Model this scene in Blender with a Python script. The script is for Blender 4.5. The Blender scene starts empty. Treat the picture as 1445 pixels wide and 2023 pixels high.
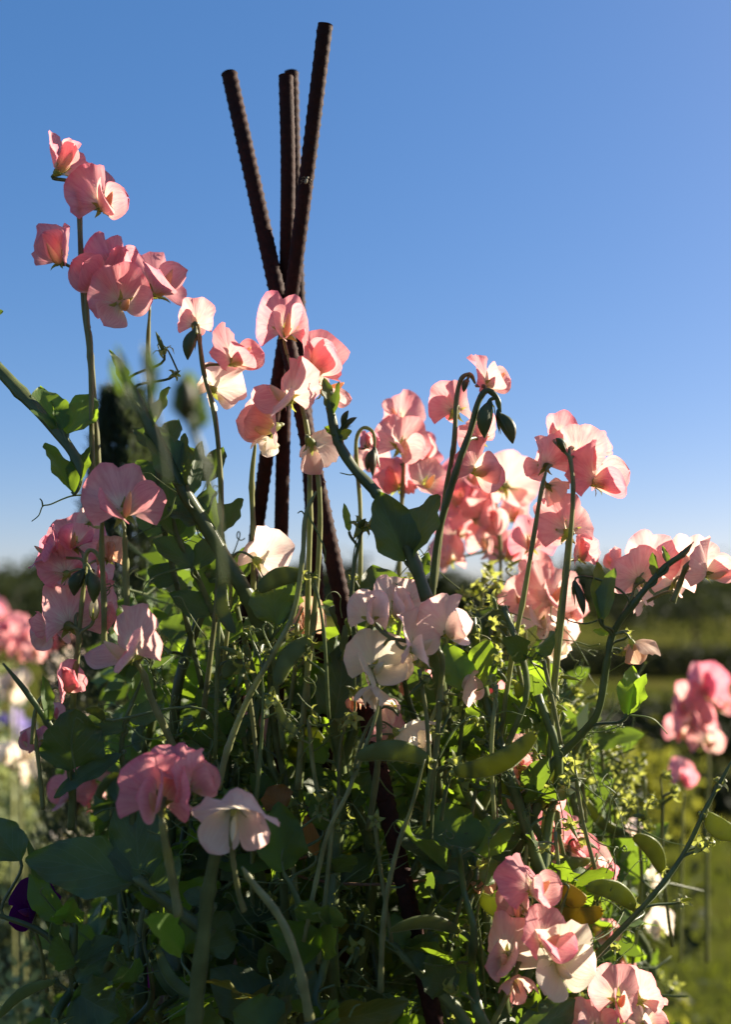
import bpy, math, random
import numpy as np
from mathutils import Vector, Matrix, Quaternion

sc = bpy.context.scene
COL = sc.collection
R = math.radians

# ------------------------------------------------------------------ camera, sky, sun, exposure
PW, PH, F = 1445.0, 2023.0, 2100.0          # the photograph's pixels and focal length in pixels
CAM = Vector((0.0, 0.0, 1.35)); PITCH = R(4.6)
cd = bpy.data.cameras.new('camera'); cam = bpy.data.objects.new('camera', cd); COL.objects.link(cam)
cam.location = CAM; cam.rotation_euler = (R(90) + PITCH, 0, 0)
cd.sensor_fit = 'VERTICAL'; cd.sensor_height = 36.0; cd.sensor_width = 36.0 * PW / PH
cd.lens = F / PH * 36.0
cd.clip_start = 0.02; cd.clip_end = 3000
cd.dof.use_dof = True; cd.dof.focus_distance = 0.73; cd.dof.aperture_fstop = cd.lens / 9.0
sc.camera = cam

SUN_EL, SUN_AZ = 25.0, 62.0                 # azimuth to the right of the view direction
w = bpy.data.worlds.new('World'); sc.world = w; w.use_nodes = True
nt = w.node_tree; bg = nt.nodes['Background']
sky = nt.nodes.new('ShaderNodeTexSky'); sky.sky_type = 'NISHITA'; sky.sun_disc = False
sky.sun_elevation = R(SUN_EL); sky.sun_rotation = R(SUN_AZ)
sky.air_density = 1.0; sky.dust_density = 2.0; sky.ozone_density = 3.0; sky.altitude = 1500
gm = nt.nodes.new('ShaderNodeGamma'); gm.inputs[1].default_value = 0.55      # the phone's tone curve: a flatter, bluer sky
hs = nt.nodes.new('ShaderNodeHueSaturation'); hs.inputs['Saturation'].default_value = 1.68
tint = nt.nodes.new('ShaderNodeMix'); tint.data_type = 'RGBA'; tint.blend_type = 'MULTIPLY'; tint.inputs[0].default_value = 1.0
tint.inputs[7].default_value = (1.03, 0.985, 1.15, 1)
nt.links.new(sky.outputs[0], gm.inputs[0]); nt.links.new(gm.outputs[0], hs.inputs['Color']); nt.links.new(hs.outputs[0], tint.inputs[6])
nt.links.new(tint.outputs[2], bg.inputs[0]); bg.inputs[1].default_value = 0.085
sl = bpy.data.lights.new('sun', 'SUN'); sl.energy = 5.0; sl.angle = R(0.5); sl.color = (1.0, 0.88, 0.70)
so = bpy.data.objects.new('sun', sl); COL.objects.link(so)
sdir = Vector((math.sin(R(SUN_AZ)) * math.cos(R(SUN_EL)), math.cos(R(SUN_AZ)) * math.cos(R(SUN_EL)), math.sin(R(SUN_EL))))
so.rotation_euler = sdir.to_track_quat('Z', 'Y').to_euler()
so.location = (3, 3, 5)
sc.view_settings.view_transform = 'Standard'; sc.view_settings.look = 'None'
sc.view_settings.exposure = 1.65; sc.view_settings.gamma = 1.0
sc.render.engine = 'CYCLES'
sc.cycles.max_bounces = 8; sc.cycles.diffuse_bounces = 4; sc.cycles.transmission_bounces = 5
sc.cycles.use_denoising = True
sc.cycles.sample_clamp_indirect = 6.0

CF = Vector((0, math.cos(PITCH), math.sin(PITCH))); CU = Vector((0, -math.sin(PITCH), math.cos(PITCH))); CR = Vector((1, 0, 0))
def P(px, py, d):
    """The point of the place seen at a photo pixel, d metres in front of the camera."""
    px, py, d = float(px), float(py), float(d)
    return CAM + d * (CF + CR * ((px - PW / 2) / F) + CU * ((PH / 2 - py) / F))
def px2m(n, d): return n * d / F

# ------------------------------------------------------------------ helpers
class MB:
    def __init__(s): s.v = []; s.f = []; s.uv = []; s.m = []; s.n = 0
    def add(s, v, f, uv=None, mi=0):
        v = np.asarray(v, float).reshape(-1, 3)
        if uv is None: uv = np.zeros((len(v), 2))
        s.v.append(v); s.uv.append(np.asarray(uv, float))
        for q in f: s.f.append([i + s.n for i in q]); s.m.append(mi)
        s.n += len(v)
    def grid(s, pts, uv=None, mi=0, wrap=False):
        a, b = pts.shape[:2]
        fs = []
        for i in range(a - 1):
            for j in range(b if wrap else b - 1):
                k = (j + 1) % b
                fs.append((i * b + j, i * b + k, (i + 1) * b + k, (i + 1) * b + j))
        s.add(pts.reshape(-1, 3), fs, None if uv is None else uv.reshape(-1, 2), mi)
    def tube(s, pts, rad, sides=6, mi=0, flat=1.0, ridge=0.0, cap=True, nrm=None):
        pts = [Vector(p) for p in pts]; n = len(pts)
        if n < 2: return
        rad = rad if hasattr(rad, '__len__') else [rad] * n
        T = [(pts[min(i + 1, n - 1)] - pts[max(i - 1, 0)]).normalized() for i in range(n)]
        a = Vector(nrm) if nrm is not None else Vector((0.21, -0.9, 0.37))
        if abs(a.dot(T[0])) > 0.95: a = Vector((1, 0.1, 0))
        out = np.zeros((n, sides, 3)); uv = np.zeros((n, sides, 2))
        for i in range(n):
            a = (a - T[i] * a.dot(T[i])).normalized(); b = T[i].cross(a)
            for j in range(sides):
                t = 2 * math.pi * j / sides
                q = 1 + ridge * (abs(math.cos(t)) ** 6) * 1.0
                o = pts[i] + (b * (math.cos(t) * q) + a * (math.sin(t) * flat)) * rad[i]
                out[i, j] = o; uv[i, j] = (j / sides, i / (n - 1))
        k = s.n
        s.grid(out, uv, mi, wrap=True)
        if cap:
            s.f.append([k + j for j in range(sides)][::-1]); s.m.append(mi)
            s.f.append([k + (n - 1) * sides + j for j in range(sides)]); s.m.append(mi)
    def build(s, name, mats, parent=None, smooth=True):
        me = bpy.data.meshes.new(name)
        V = np.concatenate(s.v); U = np.concatenate(s.uv)
        me.from_pydata([tuple(p) for p in V], [], s.f)
        if not isinstance(mats, (list, tuple)): mats = [mats]
        for m in mats: me.materials.append(m)
        me.polygons.foreach_set('material_index', s.m)
        me.polygons.foreach_set('use_smooth', [smooth] * len(s.f))
        ul = me.uv_layers.new(name='UVMap')
        li = np.zeros(len(me.loops), int); me.loops.foreach_get('vertex_index', li)
        ul.data.foreach_set('uv', U[li].astype(np.float32).ravel())
        o = bpy.data.objects.new(name, me); COL.objects.link(o)
        if parent is not None: o.parent = parent
        return o

def smooth_path(pts, per=6):
    pts = [Vector(p) for p in pts]
    if len(pts) < 3:
        return [pts[0].lerp(pts[-1], i / per) for i in range(per + 1)]
    out = []
    q = [pts[0] * 2 - pts[1]] + pts + [pts[-1] * 2 - pts[-2]]
    for i in range(1, len(q) - 2):
        p0, p1, p2, p3 = q[i - 1:i + 3]
        for k in range(per):
            t = k / per
            out.append(0.5 * ((2 * p1) + (p2 - p0) * t + (2 * p0 - 5 * p1 + 4 * p2 - p3) * t * t + (3 * p1 - p0 - 3 * p2 + p3) * t ** 3))
    out.append(pts[-1].copy())
    return out

def tag(o, label=None, cat=None, group=None, kind=None):
    if label: o['label'] = label
    if cat: o['category'] = cat
    if group: o['group'] = group
    if kind: o['kind'] = kind
    return o
def thing(name, loc, label, cat, group=None):
    o = bpy.data.objects.new(name, None); COL.objects.link(o); o.empty_display_size = 0.02
    o.location = loc
    return tag(o, label, cat, group)

# ------------------------------------------------------------------ materials
def newmat(name):
    m = bpy.data.materials.new(name); m.use_nodes = True
    t = m.node_tree; t.nodes.clear()
    o = t.nodes.new('ShaderNodeOutputMaterial')
    return m, t, o
def N(t, typ, **kw):
    n = t.nodes.new(typ)
    for k, v in kw.items():
        if k.startswith('i_'): n.inputs[k[2:].replace('_', ' ')].default_value = v
        else: setattr(n, k, v)
    return n
def ramp(t, stops):
    r = t.nodes.new('ShaderNodeValToRGB'); e = r.color_ramp.elements
    while len(e) < len(stops): e.new(0.5)
    for k, (p, c) in enumerate(stops): e[k].position = p; e[k].color = (*c, 1)
    return r
def mixc(t, a, b, fac, mode='MIX'):
    m = t.nodes.new('ShaderNodeMix'); m.data_type = 'RGBA'; m.blend_type = mode
    for sock, val in ((m.inputs[0], fac), (m.inputs[6], a), (m.inputs[7], b)):
        if isinstance(val, (int, float)): sock.default_value = val
        elif isinstance(val, tuple): sock.default_value = (*val, 1)
        else: t.links.new(val, sock)
    return m.outputs[2]

def petal_mat(name, base, mid, edge, trans=0.6, vein=0.6, tsat=1.25):
    m, t, o = newmat(name); L = t.links.new
    uv = N(t, 'ShaderNodeUVMap'); sp = N(t, 'ShaderNodeSeparateXYZ'); L(uv.outputs[0], sp.inputs[0])
    rp = ramp(t, [(0.0, base), (0.2, base), (0.5, mid), (0.85, mid), (1.0, edge)])
    ob = N(t, 'ShaderNodeObjectInfo')
    tc = N(t, 'ShaderNodeTexCoord')
    nz = N(t, 'ShaderNodeTexNoise', i_Scale=60.0, i_Detail=3.0); L(tc.outputs['Object'], nz.inputs['Vector'])
    ad = N(t, 'ShaderNodeMath', operation='MULTIPLY_ADD'); L(nz.outputs[0], ad.inputs[0]); ad.inputs[1].default_value = 0.4
    L(sp.outputs[1], ad.inputs[2])
    sb = N(t, 'ShaderNodeMath', operation='SUBTRACT'); L(ad.outputs[0], sb.inputs[0]); sb.inputs[1].default_value = 0.2
    L(sb.outputs[0], rp.inputs[0])
    # radiating veins: noise stretched along the petal
    mp = N(t, 'ShaderNodeMapping'); mp.inputs['Scale'].default_value = (34, 2.2, 1); L(uv.outputs[0], mp.inputs[0])
    vn = N(t, 'ShaderNodeTexNoise', i_Scale=1.0, i_Detail=4.0, i_Roughness=0.6); L(mp.outputs[0], vn.inputs['Vector'])
    vr = N(t, 'ShaderNodeMapRange'); L(vn.outputs[0], vr.inputs[0]); vr.inputs[1].default_value = 0.42; vr.inputs[2].default_value = 0.68
    vr.inputs[3].default_value = 0.0; vr.inputs[4].default_value = vein
    c = mixc(t, rp.outputs[0], tuple(x * y for x, y in zip(edge, (0.84, 0.66, 0.70))), vr.outputs[0])
    hs = N(t, 'ShaderNodeHueSaturation')
    h = N(t, 'ShaderNodeMapRange'); L(ob.outputs['Random'], h.inputs[0]); h.inputs[3].default_value = 0.985; h.inputs[4].default_value = 1.008
    hh = N(t, 'ShaderNodeMath', operation='SUBTRACT'); L(h.outputs[0], hh.inputs[0]); hh.inputs[1].default_value = 0.5
    L(hh.outputs[0], hs.inputs['Hue'])
    s_ = N(t, 'ShaderNodeMapRange'); L(ob.outputs['Random'], s_.inputs[0]); s_.inputs[3].default_value = 1.12; s_.inputs[4].default_value = 0.86
    L(s_.outputs[0], hs.inputs['Saturation']); L(c, hs.inputs['Color'])
    bp = N(t, 'ShaderNodeBump', i_Strength=0.5, i_Distance=0.001); L(vn.outputs[0], bp.inputs['Height'])
    pb = N(t, 'ShaderNodeBsdfPrincipled'); L(hs.outputs[0], pb.inputs['Base Color'])
    pb.inputs['Roughness'].default_value = 0.62; pb.inputs['Specular IOR Level'].default_value = 0.22
    pb.inputs['Sheen Weight'].default_value = 0.03; pb.inputs['Sheen Roughness'].default_value = 0.4
    L(bp.outputs[0], pb.inputs['Normal'])
    ts = N(t, 'ShaderNodeHueSaturation'); ts.inputs['Saturation'].default_value = tsat; L(hs.outputs[0], ts.inputs['Color'])
    tr = N(t, 'ShaderNodeBsdfTranslucent'); L(ts.outputs[0], tr.inputs[0]); L(bp.outputs[0], tr.inputs['Normal'])
    mx = N(t, 'ShaderNodeMixShader'); mx.inputs[0].default_value = trans
    L(pb.outputs[0], mx.inputs[1]); L(tr.outputs[0], mx.inputs[2]); L(mx.outputs[0], o.inputs[0])
    return m

def leaf_mat(name, col, tcol, trans=0.42, blotch=None, sheen=0.06, rough=0.5, uvveins=True, gscale=70.0, spec=0.35):
    m, t, o = newmat(name); L = t.links.new
    ob = N(t, 'ShaderNodeObjectInfo'); tc = N(t, 'ShaderNodeTexCoord')
    nz = N(t, 'ShaderNodeTexNoise', i_Scale=gscale, i_Detail=5.0); L(tc.outputs['Object'], nz.inputs['Vector'])
    c2 = tuple(x * 0.62 for x in col); c3 = tuple(x * 1.35 for x in col)
    rp = ramp(t, [(0.3, c2), (0.7, c3)]); L(nz.outputs[0], rp.inputs[0])
    c = rp.outputs[0]
    if blotch:
        nb = N(t, 'ShaderNodeTexNoise', i_Scale=gscale * 0.5, i_Detail=2.0); L(tc.outputs['Object'], nb.inputs['Vector'])
        br = N(t, 'ShaderNodeMapRange'); L(nb.outputs[0], br.inputs[0]); br.inputs[1].default_value = 0.5; br.inputs[2].default_value = 0.66
        c = mixc(t, c, blotch, br.outputs[0])
    tcn = mixc(t, tcol, tuple(x * 0.6 for x in tcol), nz.outputs[0])
    hgt = nz.outputs[0]
    if uvveins:
        uv = N(t, 'ShaderNodeUVMap'); sp = N(t, 'ShaderNodeSeparateXYZ'); L(uv.outputs[0], sp.inputs[0])
        ab = N(t, 'ShaderNodeMath', operation='ABSOLUTE'); L(sp.outputs[0], ab.inputs[0])
        # side veins leaning forward from the midrib
        k = N(t, 'ShaderNodeMath', operation='MULTIPLY_ADD'); L(ab.outputs[0], k.inputs[0]); k.inputs[1].default_value = -0.55; L(sp.outputs[1], k.inputs[2])
        k2 = N(t, 'ShaderNodeMath', operation='MULTIPLY'); L(k.outputs[0], k2.inputs[0]); k2.inputs[1].default_value = 34.0
        sn = N(t, 'ShaderNodeMath', operation='SINE'); L(k2.outputs[0], sn.inputs[0])
        mr = N(t, 'ShaderNodeMapRange'); L(sn.outputs[0], mr.inputs[0]); mr.inputs[1].default_value = 0.86; mr.inputs[2].default_value = 1.0
        rb = N(t, 'ShaderNodeMapRange'); L(ab.outputs[0], rb.inputs[0]); rb.inputs[1].default_value = 0.05; rb.inputs[2].default_value = 0.0
        mx_ = N(t, 'ShaderNodeMath', operation='MAXIMUM'); L(mr.outputs[0], mx_.inputs[0]); L(rb.outputs[0], mx_.inputs[1])
        v = N(t, 'ShaderNodeMath', operation='MULTIPLY'); L(mx_.outputs[0], v.inputs[0]); v.inputs[1].default_value = 0.5
        c = mixc(t, c, tuple(min(1, x * 1.9 + 0.01) for x in col), v.outputs[0])
        tcn = mixc(t, tcn, tuple(x * 0.55 for x in tcol), v.outputs[0])
        hgt = mx_.outputs[0]
    vv = N(t, 'ShaderNodeMapRange'); L(ob.outputs['Random'], vv.inputs[0]); vv.inputs[3].default_value = 0.75; vv.inputs[4].default_value = 1.25
    h1 = N(t, 'ShaderNodeHueSaturation'); L(c, h1.inputs['Color']); L(vv.outputs[0], h1.inputs['Value'])
    h2 = N(t, 'ShaderNodeHueSaturation'); L(tcn, h2.inputs['Color']); L(vv.outputs[0], h2.inputs['Value'])
    bp = N(t, 'ShaderNodeBump', i_Strength=0.35, i_Distance=0.0006, invert=True); L(hgt, bp.inputs['Height'])
    pb = N(t, 'ShaderNodeBsdfPrincipled'); L(h1.outputs[0], pb.inputs['Base Color']); pb.inputs['Roughness'].default_value = rough
    pb.inputs['Specular IOR Level'].default_value = spec; L(bp.outputs[0], pb.inputs['Normal'])
    pb.inputs['Sheen Weight'].default_value = sheen; pb.inputs['Sheen Roughness'].default_value = 0.3
    pb.inputs['Sheen Tint'].default_value = (0.9, 1.0, 0.75, 1)
    tr = N(t, 'ShaderNodeBsdfTranslucent'); L(h2.outputs[0], tr.inputs[0])
    mx = N(t, 'ShaderNodeMixShader'); mx.inputs[0].default_value = trans
    L(pb.outputs[0], mx.inputs[1]); L(tr.outputs[0], mx.inputs[2]); L(mx.outputs[0], o.inputs[0])
    return m

def solid_mat(name, c1, c2, scale=40.0, rough=0.85, bump=0.3, dist=0.001, spec=0.3, metal=0.0, c3=None):
    m, t, o = newmat(name); L = t.links.new
    tc = N(t, 'ShaderNodeTexCoord'); nz = N(t, 'ShaderNodeTexNoise', i_Scale=scale, i_Detail=8.0, i_Roughness=0.65)
    L(tc.outputs['Object'], nz.inputs['Vector'])
    rp = ramp(t, [(0.32, c1), (0.66, c2)]); L(nz.outputs[0], rp.inputs[0]); c = rp.outputs[0]
    if c3:
        n2 = N(t, 'ShaderNodeTexNoise', i_Scale=scale * 0.22, i_Detail=6.0); L(tc.outputs['Object'], n2.inputs['Vector'])
        r2 = N(t, 'ShaderNodeMapRange'); L(n2.outputs[0], r2.inputs[0]); r2.inputs[1].default_value = 0.45; r2.inputs[2].default_value = 0.62
        c = mixc(t, c, c3, r2.outputs[0])
    bp = N(t, 'ShaderNodeBump', i_Strength=bump, i_Distance=dist); L(nz.outputs[0], bp.inputs['Height'])
    pb = N(t, 'ShaderNodeBsdfPrincipled'); L(c, pb.inputs['Base Color']); pb.inputs['Roughness'].default_value = rough
    pb.inputs['Specular IOR Level'].default_value = spec; pb.inputs['Metallic'].default_value = metal
    L(bp.outputs[0], pb.inputs['Normal']); L(pb.outputs[0], o.inputs[0])
    return m

PET = {
 'coral':  petal_mat('petal_coral',  (0.87, 0.70, 0.50), (0.88, 0.42, 0.40), (0.86, 0.30, 0.33), tsat=1.02),
 'salmon': petal_mat('petal_salmon', (0.88, 0.74, 0.54), (0.89, 0.54, 0.48), (0.87, 0.40, 0.39), tsat=1.02),
 'blush':  petal_mat('petal_blush',  (0.87, 0.79, 0.60), (0.90, 0.70, 0.61), (0.88, 0.57, 0.51), trans=0.68, vein=0.3, tsat=1.0),
 'white':  petal_mat('petal_white',  (0.86, 0.82, 0.62), (0.88, 0.79, 0.64), (0.87, 0.73, 0.61), trans=0.68, vein=0.22, tsat=1.1),
 'rose':   petal_mat('petal_rose',   (0.87, 0.62, 0.50), (0.88, 0.36, 0.38), (0.86, 0.25, 0.31), tsat=1.0),
 'purple': petal_mat('petal_purple', (0.10, 0.015, 0.08), (0.075, 0.006, 0.075), (0.10, 0.008, 0.11)),
 'magenta': petal_mat('petal_magenta', (0.4, 0.08, 0.28), (0.36, 0.03, 0.26), (0.40, 0.04, 0.30)),
 'violet': petal_mat('petal_violet', (0.6, 0.55, 0.7), (0.50, 0.44, 0.70), (0.46, 0.40, 0.68)),
 'peach':  petal_mat('petal_peach',  (0.80, 0.60, 0.40), (0.78, 0.55, 0.40), (0.68, 0.44, 0.32)),
}
KEEL = {k: petal_mat('keel_' + k, (0.74, 0.72, 0.40), c, c, trans=0.4, vein=0.1) for k, c in
        (('warm', (0.82, 0.58, 0.36)), ('pale', (0.82, 0.74, 0.52)), ('dark', (0.3, 0.06, 0.22)))}
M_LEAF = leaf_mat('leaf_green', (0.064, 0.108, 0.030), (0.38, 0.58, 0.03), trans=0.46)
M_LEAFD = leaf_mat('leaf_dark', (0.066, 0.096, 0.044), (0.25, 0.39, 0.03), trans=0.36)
M_LEAFY = leaf_mat('leaf_yellowing', (0.10, 0.10, 0.02), (0.40, 0.36, 0.02), trans=0.4, blotch=(0.05, 0.075, 0.02))
M_LEAFO = leaf_mat('leaf_orange', (0.26, 0.12, 0.03), (0.55, 0.25, 0.05), trans=0.45)
M_STEM = leaf_mat('stem_green', (0.10, 0.125, 0.050), (0.28, 0.36, 0.05), trans=0.24, sheen=0.10, rough=0.36, uvveins=False)
M_STALK = leaf_mat('stalk_green', (0.19, 0.195, 0.088), (0.40, 0.44, 0.10), trans=0.28, sheen=0.12, rough=0.38, uvveins=False)
M_CALYX = leaf_mat('calyx_green', (0.22, 0.25, 0.08), (0.56, 0.60, 0.11), trans=0.48, sheen=0.15, uvveins=False)
M_BUD = leaf_mat('bud_green', (0.07, 0.09, 0.035), (0.22, 0.26, 0.05), trans=0.3, blotch=(0.13, 0.09, 0.05), sheen=0.15, uvveins=False)
M_POD = leaf_mat('pod_green', (0.115, 0.145, 0.05), (0.46, 0.50, 0.05), trans=0.45, sheen=0.4, uvveins=False)
M_PODY = leaf_mat('pod_yellow', (0.17, 0.135, 0.015), (0.46, 0.35, 0.015), trans=0.45, blotch=(0.20, 0.13, 0.02), uvveins=False)
M_TEND = leaf_mat('tendril_green', (0.13, 0.17, 0.06), (0.35, 0.42, 0.08), trans=0.3, sheen=0.28, uvveins=False)
M_RUST = solid_mat('rusted_iron', (0.020, 0.0068, 0.0050), (0.046, 0.0145, 0.0095), 320, 0.70, 0.6, 0.0006, 0.10, 0.0, (0.024, 0.0090, 0.0070))
M_WIRE = solid_mat('rusty_wire', (0.10, 0.05, 0.03), (0.18, 0.10, 0.06), 300, 0.7)

# ------------------------------------------------------------------ sweet pea parts
rng = np.random.default_rng(11); random.seed(11)
def U(a, b): return float(rng.uniform(a, b))

def bend(c, a, k):
    """bend coordinate c (array) into a by curvature k (array or float): returns new c and added a"""
    k = np.where(np.abs(k) < 1e-4, 1e-4, k)
    return np.sin(c * k) / k, (1 - np.cos(c * k)) / k

def rotx(p, a):
    c, s = math.cos(a), math.sin(a); q = p.copy(); q[..., 1] = c * p[..., 1] - s * p[..., 2]; q[..., 2] = s * p[..., 1] + c * p[..., 2]; return q
def roty(p, a):
    c, s = math.cos(a), math.sin(a); q = p.copy(); q[..., 0] = c * p[..., 0] + s * p[..., 2]; q[..., 2] = -s * p[..., 0] + c * p[..., 2]; return q
def rotz(p, a):
    c, s = math.cos(a), math.sin(a); q = p.copy(); q[..., 0] = c * p[..., 0] - s * p[..., 1]; q[..., 1] = s * p[..., 0] + c * p[..., 1]; return q

def banner(kind, lod=1):
    nr, ntt = (11, 29) if lod else (7, 17)
    th = np.linspace(-R(116), R(116), ntt)[None, :]; r = np.linspace(0.02, 1, nr)[:, None]
    a, b = U(0, 6.28), U(0, 6.28)
    Rr = 0.70 - 0.07 * np.exp(-(th / 0.15) ** 2) - 0.21 * (th / 2.02) ** 2 + 0.02 * np.sin(3 * th + a) + 0.012 * np.sin(7 * th + b)
    x = r * Rr * np.sin(th); z = r * Rr * np.cos(th)
    A = {'open': 0.075, 'half': 0.06, 'roof': 0.07, 'hood': 0.035, 'flat': 0.045, 'wilt': 0.09}[kind] * U(0.7, 1.4)
    y = A * r ** 2.4 * (np.sin(4 * th + a) + 0.6 * np.sin(7.3 * th + b) * r) + 0.022 * r ** 4 * np.sin(13 * th + a) + 0.015 * r ** 5 * np.sin(23 * th + b)
    fo = U(-0.35, 0.30) if kind in ('open', 'flat', 'half') else 0.0
    y = y + fo * np.sqrt(x * x + 0.004) * np.clip(r * 1.3, 0, 1) + 0.026 * r * r * np.sin(9 * th + b) + 0.012 * r * np.sin(17 * th + a)          # folded a little along its middle
    y = y - 0.05 * np.exp(-(x / 0.05) ** 2) * np.clip(z, 0, 1) * 1.6          # keel-like crease down the middle
    cl, cr = {'half': (U(0.7, 2.0), U(0.3, 1.8)), 'roof': (U(-2.6, -1.2), U(-2.6, -1.0)), 'open': (U(-1.0, 0.9), U(-1.0, 0.9)), 'hood': (U(1.8, 3.2), U(1.8, 3.2)), 'flat': (U(-0.7, 0.6), U(-0.7, 0.6)),
              'wilt': (U(1.5, 4.0), U(1.5, 4.0))}[kind]
    k = np.where(x < 0, cl, cr); x2, dy = bend(x, y, k); y = y + dy * 1.0
    top = {'half': U(-0.4, 0.5), 'roof': U(-0.5, 0.6), 'open': U(-0.7, 0.35), 'hood': U(0.2, 1.1), 'flat': U(-0.6, 0.2), 'wilt': U(0.6, 2.2)}[kind]
    z2, dy2 = bend(z, y, np.where(z > 0, top, top * 0.3)); y = y + dy2
    p = np.stack([x2, y + 0.02, z2], -1)
    lean = {'half': U(-10, 8), 'roof': U(-6, 12), 'open': U(-4, 14), 'hood': U(-12, 6), 'flat': U(-4, 12), 'wilt': U(-25, 5)}[kind]
    p = rotx(p, R(lean)); p[..., 2] += 0.03
    uv = np.stack([np.broadcast_to(th / R(116), x.shape) * 0.5 + U(0, 5), np.broadcast_to(r, x.shape)], -1)
    return p, uv

def wing(side, kind, lod=1):
    nv, nu = (13, 9) if lod else (8, 5)
    v = np.linspace(0, 1, nv)[:, None]; u = np.linspace(-1, 1, nu)[None, :]
    L = 0.60 * U(0.92, 1.08)
    prof = 0.05 + 0.285 * np.sin(np.pi * np.clip(v, 0, 1) ** 1.35) ** 0.75
    prof = prof * np.where(v > 0.93, np.sqrt(np.clip((1.0 - v) / 0.07, 0.12, 1)), 1)
    y = v * L + 0 * u; z = u * prof + 0.02 * v
    ph = U(0, 6.28)
    x = 0.035 * v ** 1.5 * np.abs(u) ** 1.5 * np.sin(6 * v + 3 * u + ph) + 0.02 * v * v * np.sin(11 * v + ph)
    cup = U(1.0, 2.6) if kind != 'flat' else U(0.2, 1.2)
    z2, dx = bend(z, x, -cup * np.ones_like(z)); x = x + dx * (1 if True else 0)
    y2, dx2 = bend(y, x, U(0.1, 1.1) if kind == 'open' else U(-0.5, 0.3)); x = x + dx2
    p = np.stack([x, y2, z2], -1)
    fl = {'half': U(-4, 16), 'roof': U(0, 30), 'open': U(2, 40), 'hood': U(0, 15), 'flat': U(30, 65), 'wilt': U(-10, 30)}[kind]
    sp = {'half': U(2, 14), 'roof': U(4, 22), 'open': U(12, 34), 'hood': U(0, 8), 'flat': U(25, 48), 'wilt': U(0, 20)}[kind]
    pt = {'half': U(6, 38), 'roof': U(-14, 24), 'open': U(-8, 26), 'hood': U(20, 50), 'flat': U(-25, 5), 'wilt': U(-50, 0)}[kind]
    p = roty(p, R(fl)); p = rotx(p, R(pt)); p = rotz(p, -R(sp)); p[..., 0] += 0.035
    if side < 0: p[..., 0] *= -1
    uv = np.stack([np.broadcast_to(u, y.shape) * 0.4 + U(0, 5), np.broadcast_to(v, y.shape)], -1)
    return p, uv

def keel_pts(lod=1):
    nv, ns = (9, 8) if lod else (6, 6)
    v = np.linspace(0, 1, nv)[:, None]; t = np.linspace(0, 2 * np.pi, ns, endpoint=False)[None, :]
    rr = 0.02 + np.sin(np.pi * np.clip(v * 0.93 + 0.04, 0, 1)) ** 0.8
    y = 0.44 * v + 0 * t; z = 0.10 * rr * np.sin(t) + 0.20 * v * v - 0.03
    x = 0.05 * rr * np.cos(t)
    return np.stack([x, y, z], -1), np.stack([np.broadcast_to(t / 6.28, y.shape), np.broadcast_to(v, y.shape)], -1)

def calyx_into(mb, Mx, s=1.0, reflex=0.5, cup=0.13, tooth=0.17, wide=1.0):
    """green cup with five pointed teeth, opening to local +Y at the origin"""
    prof = [(-cup, 0.022), (-cup * 0.75, 0.055), (-cup * 0.3, 0.078), (0.02, 0.085 * wide)]
    ns = 10
    t = np.linspace(0, 2 * np.pi, ns, endpoint=False)
    g = np.array([[(r * math.cos(a), y, r * math.sin(a)) for a in t] for y, r in prof]) * s
    mb.grid(xf(g, Mx), None, 0, wrap=True)
    for k in range(5):
        a = 2 * math.pi * k / 5 + U(-0.15, 0.15) + 0.3; ln = tooth * U(0.8, 1.25); rf = reflex * U(0.5, 1.4)
        rows = []
        for q in range(4):
            f = q / 3; wdt = (0.048 if reflex < 1 else 0.07) * (1 - f) ** 0.8 + 0.003
            rad = 0.083 * wide + ln * f * math.sin(0.25 + rf * (0.4 + f)); y = 0.015 + ln * f * math.cos(0.25 + rf * (0.4 + f))
            c = np.array((rad * math.cos(a), y, rad * math.sin(a))); tn = np.array((-math.sin(a), 0, math.cos(a)))
            rows.append([c - tn * wdt, c + np.array((math.cos(a), 0, math.sin(a))) * -0.012 * (1 - f), c + tn * wdt])
        mb.grid(xf(np.array(rows) * s, Mx))

def xf(p, Mx):
    m = np.array(Mx)
    return p @ m[:3, :3].T + m[:3, 3]

def frame(yaw, pitch, roll):
    return Matrix.Rotation(R(180 + yaw), 3, 'Z') @ Matrix.Rotation(R(pitch), 3, 'X') @ Matrix.Rotation(R(roll), 3, 'Y')

def bezier(a, b, c, d, n=8):
    return [a * (1 - t) ** 3 + b * 3 * t * (1 - t) ** 2 + c * 3 * t * t * (1 - t) + d * t ** 3 for t in [i / n for i in range(n + 1)]]

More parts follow.
